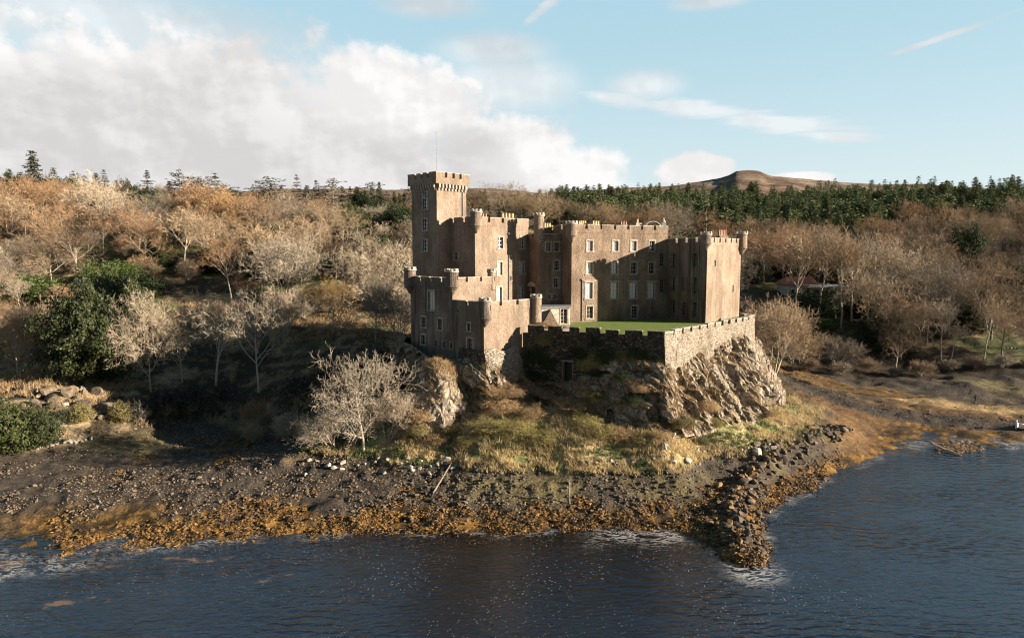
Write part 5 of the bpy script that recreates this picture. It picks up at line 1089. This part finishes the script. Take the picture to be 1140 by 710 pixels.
# breakwater
for i in range(270):
    t = R.random() ** .9 * (len(MOLE) - 1.001); k = int(t); q = MOLE[k] + (MOLE[k + 1] - MOLE[k]) * (t - k); a = R.gauss(0, 1.15); b = R.gauss(0, .6)
    x, y = q[0] + a, q[1] + b; s = R.uniform(.26, .68) * (1 if k < 3 else .8); 
    boulder(x, y, s, 'dark angular rock heaped in the breakwater running down to the water', 'rocks of the breakwater', R.choice(('stone_dark', 'stone_dark', 'stone_mix', 'weed' if k >= 2 else 'stone_dark')), .85, 'breakwater_rock', .35)
for i in range(26):
    px = -5 + i * 4.2 + R.uniform(-1.5, 1.5); py = 503 - i * .55 + R.uniform(-2, 2); p = on_ground(px, py, 2); boulder(p[0], p[1], R.uniform(.28, .6), 'white stone in the row edging the left shore', 'white stones along the left shore', 'stone_pale', .8, 'shore_stone')
for i, px in enumerate(np.linspace(640, 905, 34)):
    py = np.interp(px, [640, 700, 780, 830, 880, 905, 912], [514, 516, 503, 500, 492, 482, 470]) + R.uniform(-2, 2)
    if 735 < px < 775: continue
    p = on_ground(px, py, 2.5); boulder(p[0], p[1], R.uniform(.18, .38), 'small white stone edging the grass under the castle rock', 'white stones edging the grass', 'stone_pale', .9, 'edging_stone')
for i in range(46):
    px = R.uniform(320, 560); py = R.gauss(515, 7) + (px - 430) * .02; p = on_ground(px, py, 2); boulder(p[0], p[1], R.uniform(.2, .42), 'pale stone strewn along the top of the shingle below the large shore tree', 'pale stones at the top of the shingle', 'stone_pale', .8, 'shore_stone')
for i in range(44):
    px = R.uniform(20, 165); py = R.uniform(425, 470) - abs(px - 100) * .05; p = on_ground(px, py); boulder(p[0], p[1], R.uniform(.4, 1.0), 'brown rock broken from the bank under the big evergreen', 'broken rock on the left bank', R.choice(('stone_mix', 'crag', 'crag')), 1.1, 'bank_rock')
for i, (px, py, s) in enumerate(((60, 452, .9), (75, 440, 1.1), (92, 452, 1.0), (108, 438, .9), (118, 455, 1.2), (132, 445, .8), (85, 430, .8), (50, 438, .8), (145, 452, .7), (100, 425, .7))):
    p = on_ground(px, py, 5); boulder(p[0], p[1], s * 1.2, f'brown rock lump on the bank under the big evergreen, {ORD[sorted((60, 75, 92, 108, 118, 132, 85, 50, 145, 100)).index(px)]} from the left', 'rocks under the big evergreen', 'stone_mix', 1.0)

def scatter(n, rng, fpx, fy, test):
    X = []; Y = []
    while len(X) < n:
        m = n * 3; y = fy(rng, m); px = fpx(rng, m); x = (px - 570) / 760 * y; z = ground(x, y); k = test(x, y, z, px, rng); X += list(x[k]); Y += list(y[k])
        if not k.any(): break
    X = np.array(X[:n]); Y = np.array(Y[:n]); return X, Y, ground(X, Y)
def merge(protos, X, Y, Z, S_, rng, flat=.8, tilt=.4, lift=.2):
    Vs = []; Fs = []; o = 0; which = rng.integers(0, len(protos), len(X))
    for w, (v, f) in enumerate(protos):
        i = np.where(which == w)[0]
        if not len(i): continue
        a = rng.uniform(0, 6.28, len(i)); c, s = np.cos(a), np.sin(a); tx = rng.normal(0, tilt, len(i)); sc = S_[i]
        vx = v[None, :, 0] * c[:, None] - v[None, :, 1] * s[:, None]; vy = v[None, :, 0] * s[:, None] + v[None, :, 1] * c[:, None]; vz = v[None, :, 2] * flat + vx * tx[:, None] * .5
        V = np.stack([X[i][:, None] + vx * sc[:, None], Y[i][:, None] + vy * sc[:, None], Z[i][:, None] + vz * sc[:, None] + sc[:, None] * lift], 2).reshape(-1, 3)
        F = (f[None] + (np.arange(len(i)) * len(v))[:, None, None]).reshape(-1, 3) + o; o += len(V); Vs.append(V); Fs.append(F)
    return np.concatenate(Vs), np.concatenate(Fs)
NR = np.random.default_rng(4)
U_ = lambda a, b: (lambda r, m: r.uniform(a, b, m))
# shingle and larger shore rocks
CHAN = np.array([G(876, 424, 1)[:2], G(930, 446, .8)[:2], G(985, 460, .6)[:2], G(1060, 468, .5)[:2], G(1180, 478, .4)[:2]])
def sh_test(x, y, z, px, r): 
    d = fbm(x * .25, y * .25, oct=3, seed=15); return (z > .3) & (z < 2.9) & ((d > .42) | (x > 40)) & ((x < 40) | (dist_poly(x, y, CHAN) < 4.5) | (r.random(len(x)) < .12))
X, Y, Z = scatter(15000, NR, U_(-30, 1160), lambda r, m: 50 + 75 * r.random(m) ** 1.3, sh_test)
V, F = merge(RPS, X, Y, Z, NR.lognormal(-2.6, .5, len(X)).clip(.04, .3), NR); tag(link('shingle', mesh_np('shingle', V, [F], M['stone_mix'])), 'loose dark shingle over the whole foreshore', None, None, 'stuff')
X, Y, Z = scatter(420, NR, U_(330, 800), U_(56, 78), lambda x, y, z, px, r: (z > .9) & (z < 2.6) & (fbm(x * .2, y * .2, oct=3, seed=55) > .5))
V, F = merge(RPS, X, Y, Z, NR.uniform(.1, .34, len(X)), NR); tag(link('shore_rocks', mesh_np('shore_rocks', V, [F], M['stone_dark'])), 'broken dark rock scattered across the upper shore', None, None, 'stuff')
# golden wrack: lumpy mats over the rocks
def wk_test(x, y, z, px, r): return (z > -.45) & (r.random(len(x)) < sstep(1.15, .3, z + np.where(px < 230, .5, 0) + (fbm(x * .3, y * .3, oct=3, seed=25) - .5) * 1.7)) & (px > 40) & (px < 945) & (y < 104) & (fbm(x * .6, y * .6, oct=3, seed=26) > .40)
X, Y, Z = scatter(13000, NR, U_(-20, 1010), lambda r, m: 50 + 50 * r.random(m) ** 1.5, wk_test)
V, F = merge(RPS, X, Y, Z, NR.lognormal(-1.75, .42, len(X)).clip(.07, .42), NR, .5, .5, .06); V[:, 2] += (fbm(V[:, 0] * 4, V[:, 1] * 4, oct=2) - .5) * .25
tag(link('wrack', mesh_np('wrack', V, [F], M['weed'])), 'golden brown wrack draped over the low shore rocks', None, None, 'stuff')
# fronds that break its outline
m = len(X) * 3; i = NR.integers(0, len(X), m); P = np.stack([X[i] + NR.normal(0, .25, m), Y[i] + NR.normal(0, .25, m), Z[i] + NR.uniform(.0, .16, m)], 1); a = unit(NR.normal(0, 1, (m, 3)) * (1, 1, .35)); b = unit(np.cross(a, NR.normal(0, 1, (m, 3)))); l = NR.uniform(.05, .13, m)[:, None]
v, f = quads(P, a * l, b * l * .3); tag(link('wrack_fronds', mesh_np('wrack_fronds', v, [f], M['weed'])), 'loose fronds of golden wrack', None, None, 'stuff')

# ------------------------------------------------------------------ grass and brambles
def blades(X, Y, Z, h, rng, per=6, spread=.22, w=.035, lean=.45):
    n = len(X) * per; i = np.repeat(np.arange(len(X)), per); a = rng.uniform(0, 6.28, n); rr = rng.uniform(0, spread, n)
    bx = X[i] + np.cos(a) * rr; by = Y[i] + np.sin(a) * rr; hh = h[i] * rng.uniform(.6, 1.25, n); d = rng.normal(0, lean, (n, 2)); t = rng.uniform(0, 6.28, n); wx = np.cos(t) * w; wy = np.sin(t) * w
    V = np.stack([np.stack([bx - wx, by - wy, Z[i] - .05], 1), np.stack([bx + wx, by + wy, Z[i] - .05], 1), np.stack([bx + d[:, 0] * hh, by + d[:, 1] * hh, Z[i] + hh], 1)], 1).reshape(-1, 3)
    return V, np.arange(n * 3).reshape(-1, 3)
def gr_test(x, y, z, px, r): return (z > 2.3) & (z < 9) & (px > 330) & (px < 925) & (y < 110) & (fbm(x * .5, y * .5, oct=3, seed=35) > .36)
X, Y, Z = scatter(26000, NR, U_(330, 925), lambda r, m: 64 + 45 * r.random(m) ** 1.2, gr_test); h = NR.uniform(.2, .65, len(X))
sel = fbm(X * .3, Y * .3, oct=3, seed=36) > .56
v, f = blades(X[~sel], Y[~sel], Z[~sel], h[~sel], NR); tag(link('dry_grass', mesh_np('dry_grass', v, [f], M['grass'])), 'tussocky dry grass on the knoll', None, None, 'stuff')
v, f = blades(X[sel], Y[sel], Z[sel], h[sel] * .7, NR); tag(link('green_grass', mesh_np('green_grass', v, [f], M['leaf_bright'])), 'greener grass patches on the knoll', None, None, 'stuff')
X, Y, Z = scatter(5000, NR, U_(-30, 470), lambda r, m: 88 + 45 * r.random(m), lambda x, y, z, px, r: (z > 1.9) & (x < -12) & ((px < 165) | (y > 118) | (r.random(len(x)) < .12)) & (fbm(x * .3, y * .3, oct=3, seed=37) > .42))
v, f = blades(X, Y, Z, NR.uniform(.3, .9, len(X)), NR); tag(link('bank_grass', mesh_np('bank_grass', v, [f], M['bracken'])), 'dead bracken and long grass on the left banks', None, None, 'stuff')
X, Y, Z = scatter(4500, NR, U_(860, 1160), lambda r, m: 112 + 22 * r.random(m), lambda x, y, z, px, r: (dist_poly(x, y, np.array([G(868, 412, 1.6)[:2], G(930, 430, 1.1)[:2], G(1000, 441, .9)[:2], G(1075, 453, .7)[:2]])) < 3.2))
v, f = blades(X, Y, Z, NR.uniform(.15, .4, len(X)), NR); tag(link('saltmarsh_grass', mesh_np('saltmarsh_grass', v, [f], M['bracken'])), 'bleached salt grass along the pale bank', None, None, 'stuff')
# grass and ivy clinging to the crag
nv, m_, _ = CRAGV.shape; jj = NR.integers(2, nv - 2, 16000); ii = NR.integers(0, m_, 16000); P = CRAGV[jj, ii]; tn = CRAGV[jj, (ii + 1) % m_] - P; dn = CRAGV[jj + 1, ii] - P; nr = unit(np.cross(dn, tn))
den = fbm(P[:, 0] * .5, P[:, 1] * .5, P[:, 2] * .35, oct=3, seed=45); k = (np.abs(nr[:, 2]) > .12) & (den + np.abs(nr[:, 2]) * .35 + (jj / nv) * .12 > .79); P = P[k]
v, f = blades(P[:, 0] + NR.normal(0, .1, len(P)), P[:, 1] + NR.normal(0, .1, len(P)), P[:, 2], NR.uniform(.2, .5, len(P)), NR, 6, .25, .03, .9)
kx = NR.integers(8, 66, 2600); ky = NR.integers(0, 150, 2600); ox, oy, oz = (a[kx, ky] for a in OUT); kk = (kx > 44) | (NR.random(2600) < .22); v2, f2 = blades(ox[kk], oy[kk], oz[kk], NR.uniform(.2, .55, int(kk.sum())), NR, 6, .3, .03, .8); f = np.concatenate([f, f2 + len(v)]); v = np.concatenate([v, v2])
tag(link('crag_grass', mesh_np('crag_grass', v, [f], M['bracken'])), 'dry grass clinging to ledges of the castle rock', None, None, 'stuff')
def on_crag(px, py):
    # nearest crag vertex along the sight line
    r = ray(px, py); r = r / np.linalg.norm(r); Q = CRAGV.reshape(-1, 3) - CAM; t = Q @ r; d = np.linalg.norm(Q - t[:, None] * r, axis=1); c = np.where(d < .45)[0]
    if not len(c): return None
    return CRAGV.reshape(-1, 3)[c[np.argmin(t[c])]]
BR = [(600, 418, 22, 'leaf_dark'), (663, 412, 16, 'leaf_dark'), (690, 418, 18, 'leaf_dark'), (716, 430, 18, 'bracken'), (703, 446, 20, 'leaf_dark'), (660, 438, 22, 'bramble'), (586, 412, 16, 'leaf_dark'), (545, 478, 30, 'bramble'), (562, 455, 34, 'bracken'), (575, 480, 30, 'bramble'), (590, 462, 28, 'bracken'), (604, 488, 26, 'bramble'), (548, 440, 22, 'bracken'), (570, 438, 22, 'bracken'), (638, 452, 30, 'bracken'), (650, 470, 28, 'bramble'), (668, 482, 26, 'bramble'), (692, 484, 24, 'bracken'), (712, 490, 22, 'bramble'),
      (520, 492, 20, 'bramble'), (488, 490, 18, 'bracken'), (465, 480, 18, 'bramble'), (470, 462, 26, 'bracken'), (500, 478, 20, 'bramble'), (735, 486, 20, 'bracken'), (765, 470, 22, 'bramble'), (785, 455, 20, 'bracken'), (800, 470, 18, 'bramble'), (625, 414, 15, 'bracken'), (640, 492, 16, 'leaf'), (560, 495, 14, 'leaf'), (780, 490, 14, 'leaf'), (835, 478, 14, 'leaf'), (860, 462, 14, 'bracken'), (608, 362, 18, 'bracken'), (595, 360, 12, 'bramble'), (625, 366, 10, 'leaf')]
OB = sorted(b[0] for b in BR)
for px, py, hpx, tn in BR:
    if py < 370: p = np.array((*corner(px, 89.5, py), 15.0))
    else:
        p = on_ground(px, py, 4.5); c = on_crag(px, py)
        if c is not None and c[1] < p[1]: p = c
    w_ = {'bramble': 'olive-brown bramble clump', 'bracken': 'rusty dead bracken clump', 'leaf': 'small green bush', 'leaf_dark': 'dark ivy clump'}[tn]; where = 'on the terrace behind the curtain wall' if py < 370 else 'on the slope below the castle'
    o = plant('bramble_clump', 'bramble', p[0], p[1], hpx * .56 * p[1] / 760, f'{w_} {where}, {ORD[OB.index(px)]} from the left', 'shrub', 'brambles round the castle rock', tn, wide=R.uniform(1.0, 1.4), z=p[2] - .2)

IV = [(598, 395, 2.2), (612, 404, 1.8), (645, 392, 1.7), (658, 404, 2.2), (676, 396, 2.0), (694, 402, 2.4), (712, 394, 1.6), (728, 405, 2.0), (664, 380, 1.2), (606, 378, 1.3)]
for i, (px, py, h) in enumerate(sorted(IV)):
    s_, z_ = on_wall(W0, W1, px, py); fr_, L_ = frame(W0, W1); q_ = (fr_[0][0] + fr_[1][0] * s_ + fr_[2][0] * .15, fr_[0][1] + fr_[1][1] * s_ + fr_[2][1] * .15)
    o = plant('ivy', 'bramble', q_[0], q_[1], h, f'dark ivy growing on the front face of the curtain wall, {ORD[i]} patch from the left', 'ivy', 'ivy on the curtain wall', ('leaf_dark', 'bramble', 'leaf_dark')[i % 3], rz=math.atan2(fr_[1][1], fr_[1][0]), z=z_ - h * .4); o.scale = (h * .75, h * .22, h)
# ------------------------------------------------------------------ house on the hill and small things of the shore
hx, hy = X_at(868, 170), 170.0; hz = gz(X_at(885, 168), 168)
house = thing('white_house', 'long low white house with red roof among the trees on the right', 'house', (0, 0, 0)); zt = zat(868, 316.5, 170)
def hb(name, p0, p1, y0, y1, z0, z1, mat): m_b = MB(); m_b.box(X_at(p0, 170), X_at(p1, 170), y0, y1, z0, z1); return m_b.build(name, mat, house)
hb('gable_wall', 872, 888, 168, 175, zt - 3.2, zt, M['cope']); hb('long_wall', 888.2, 940, 169.2, 175, zt - 3.2, zt - .7, M['cope'])
wdw = hb('window', 876, 879, 167.9, 168.1, zt - 2.2, zt - 1.0, M['dressed']); m_b = MB(); m_b.box(X_at(876.4, 170), X_at(878.6, 170), 167.86, 167.95, zt - 2.1, zt - 1.1); m_b.build('pane', M['glass'], wdw)
m_b = MB(); x0, x1 = X_at(869, 170), X_at(905, 170); m_b.hexa([(x0, 167.6, zt), (x1, 167.6, zt), (x1, 175.4, zt), (x0, 175.4, zt), (x0, 167.6, zt + .15), (x1, 167.6, zt + .15), (x1, 171.5, zt + 1.9), (x0 + 1.5, 171.5, zt + 1.9)]); m_b.build('roof', M['tile'], house)
m_b = MB(); m_b.box(X_at(886, 170), X_at(941, 170), 168.7, 175.2, zt - .695, zt - .35); m_b.build('flat_roof', M['white'], house)
for a in (895, 905, 915, 925, 934): wdw = hb('window', a, a + 4, 169.1, 169.25, zt - 2.3, zt - 1.2, M['dressed']); m_b = MB(); m_b.box(X_at(a + .4, 170), X_at(a + 3.6, 170), 169.05, 169.15, zt - 2.2, zt - 1.3); m_b.build('pane', M['glass'], wdw)
def bench(px, base, label, w=1.8, z=8):
    p = on_ground(px, base, z); t = thing('bench', label, 'bench', (p[0], p[1], p[2]))
    for nm, b in (('seat', (-w / 2, w / 2, -.25, .25, .42, .48)), ('backrest', (-w / 2, w / 2, .22, .28, .5, .95))): m_b = MB(); m_b.box(*b); m_b.build(nm, M['white'], t)
    for sx in (-1, 1): m_b = MB(); m_b.box(sx * (w / 2 - .15) - .05, sx * (w / 2 - .15) + .05, -.22, .24, -.1, .418); m_b.build('leg', M['white'], t)
bench(72, 339, 'white bench on the left hillside beside the green rhododendron', 3.4, 12)
# mooring rope, post and dinghy at the right edge
pa = on_ground(1050, 405, 2.3); pb = on_ground(1118, 469, .4); m_b = MB(); N_ = 24
pp = [np.array(pa) * (1 - t) + np.array(pb) * t + np.array((0, 0, 1.0 * (1 - t) + .12 - .9 * math.sin(math.pi * t) * .5)) for t in np.linspace(0, 1, N_)]
for a, b in zip(pp, pp[1:]): m_b.tube(a, b, .028, .028, 5)
tag(m_b.build('mooring_rope', M['dressed']), 'pale mooring rope stretched from the right shore to the dinghy', 'rope')
p = on_ground(1136, 478, .35); dg = thing('dinghy', 'small white dinghy beached at the right edge of the shore', 'boat', (p[0] + .9, p[1], p[2] + .05)); dg.rotation_euler = (0, .04, .25)
def hull(sc, z0, top):
    V = []; st = np.linspace(0, 1, 15)
    for t in st:
        b = .72 * math.sin(min(1, t * 1.9 + .25) * math.pi / 2) * sc * (1 if t > .12 else .35 + t * 5.4); k = .30 * (1 - t) ** 3
        for a in np.linspace(-1, 1, 9): V.append(((t - .5) * 3.4 * sc, b * math.sin(a * math.pi / 2), z0 + k + (top + k * .5 - z0) * (1 - math.cos(a * math.pi / 2) ** .6)))
    i = np.arange(15 * 9).reshape(15, 9); return V, np.stack([i[:-1, :-1].ravel(), i[1:, :-1].ravel(), i[1:, 1:].ravel(), i[:-1, 1:].ravel()], 1), i
V, F, i_ = hull(1, 0, .55); F = [tuple(q) for q in F] + [tuple(i_[-1])]; me = bpy.data.meshes.new('hull'); me.from_pydata(V, [], F); me.materials.append(M['white']); sm = link('hull', me, dg); so = sm.modifiers.new('s', 'SOLIDIFY'); so.thickness = .05
for xx in (-.5, .6): m_b = MB(); m_b.box(xx - .14, xx + .14, -.62, .62, .33, .37); m_b.build('thwart', M['wood'], dg)
p = on_ground(1131, 477, .35); m_b = MB(); m_b.tube((p[0], p[1], p[2] - .3), (p[0] + .03, p[1], p[2] + 1.15), .09, .08, 8); m_b.lathe(p[0] + .03, p[1], [(.1, p[2] + 1.13), (.1, p[2] + 1.2), (0, p[2] + 1.25)], 8); tag(m_b.build('mooring_post', M['white']), 'white mooring post beside the dinghy', 'post')
# stakes and driftwood
p = on_ground(634, 560, .9); m_b = MB(); m_b.tube((p[0], p[1], p[2] - .3), (p[0] - .06, p[1], p[2] + 2.1), .09, .07, 7); tag(m_b.build('wooden_stake', M['wood']), 'dark upright wooden stake in the wrack below the castle', 'post')
p = on_ground(482, 550, 1.2); q = on_ground(503, 518, 1.9); m_b = MB(); m_b.tube((p[0], p[1], p[2] + .1), (q[0], q[1], q[2] + .35), .10, .06, 7); tag(m_b.build('driftwood_pole', M['wood']), 'long pale driftwood pole lying across the shingle', 'driftwood')
for a, b, lb in (((1041, 498), (1070, 507), 'bleached driftwood trunk washing in the shallows by the golden weed patch'), ((755, 478), (748, 492), 'short pale dead branch standing out of the grass at the rock foot')):
    p = G(*a, .15) if a[0] > 1000 else on_ground(*a, 4); q = G(*b, .05) if a[0] > 1000 else on_ground(*b, 4); m_b = MB(); d_ = .25 if a[0] > 1000 else .5
    m_b.tube((p[0], p[1], p[2] + d_), (q[0], q[1], q[2] + .05), .16, .07, 7); e = (np.array(p) + np.array(q)) / 2; m_b.tube((e[0], e[1], e[2] + .12), (e[0] - .9, e[1] + .5, e[2] + .55), .06, .02, 5); m_b.tube((p[0], p[1], p[2] + d_), (p[0] - .2, p[1] + .8, p[2] + .7), .09, .03, 5)
    tag(m_b.build('driftwood', M['dressed']), lb, 'driftwood')
# golden weed bank by that trunk
X = []; 
for _ in range(260): q = G(R.gauss(1068, 12), R.gauss(498, 3.2), 0); X.append((q[0], q[1]))
X = np.array(X); V, F = merge(RPS, X[:, 0], X[:, 1], np.zeros(len(X)), NR.uniform(.2, .5, len(X)), NR, .35, .3, .02); tag(link('weed_bank', mesh_np('weed_bank', V, [F], M['weed'])), 'low bank of golden weed in the right shallows', None, None, 'stuff')
# lamp standards and white garden chairs far right: pale stones of the shore path
for i, px in enumerate((1118, 1122, 1126, 1130, 1134)):
    p = on_ground(px, 388, 4); boulder(p[0], p[1], .28, 'white stone in the short row under the trees near the right edge', 'white stones under the right trees', 'stone_pale', 1.2, 'shore_stone')
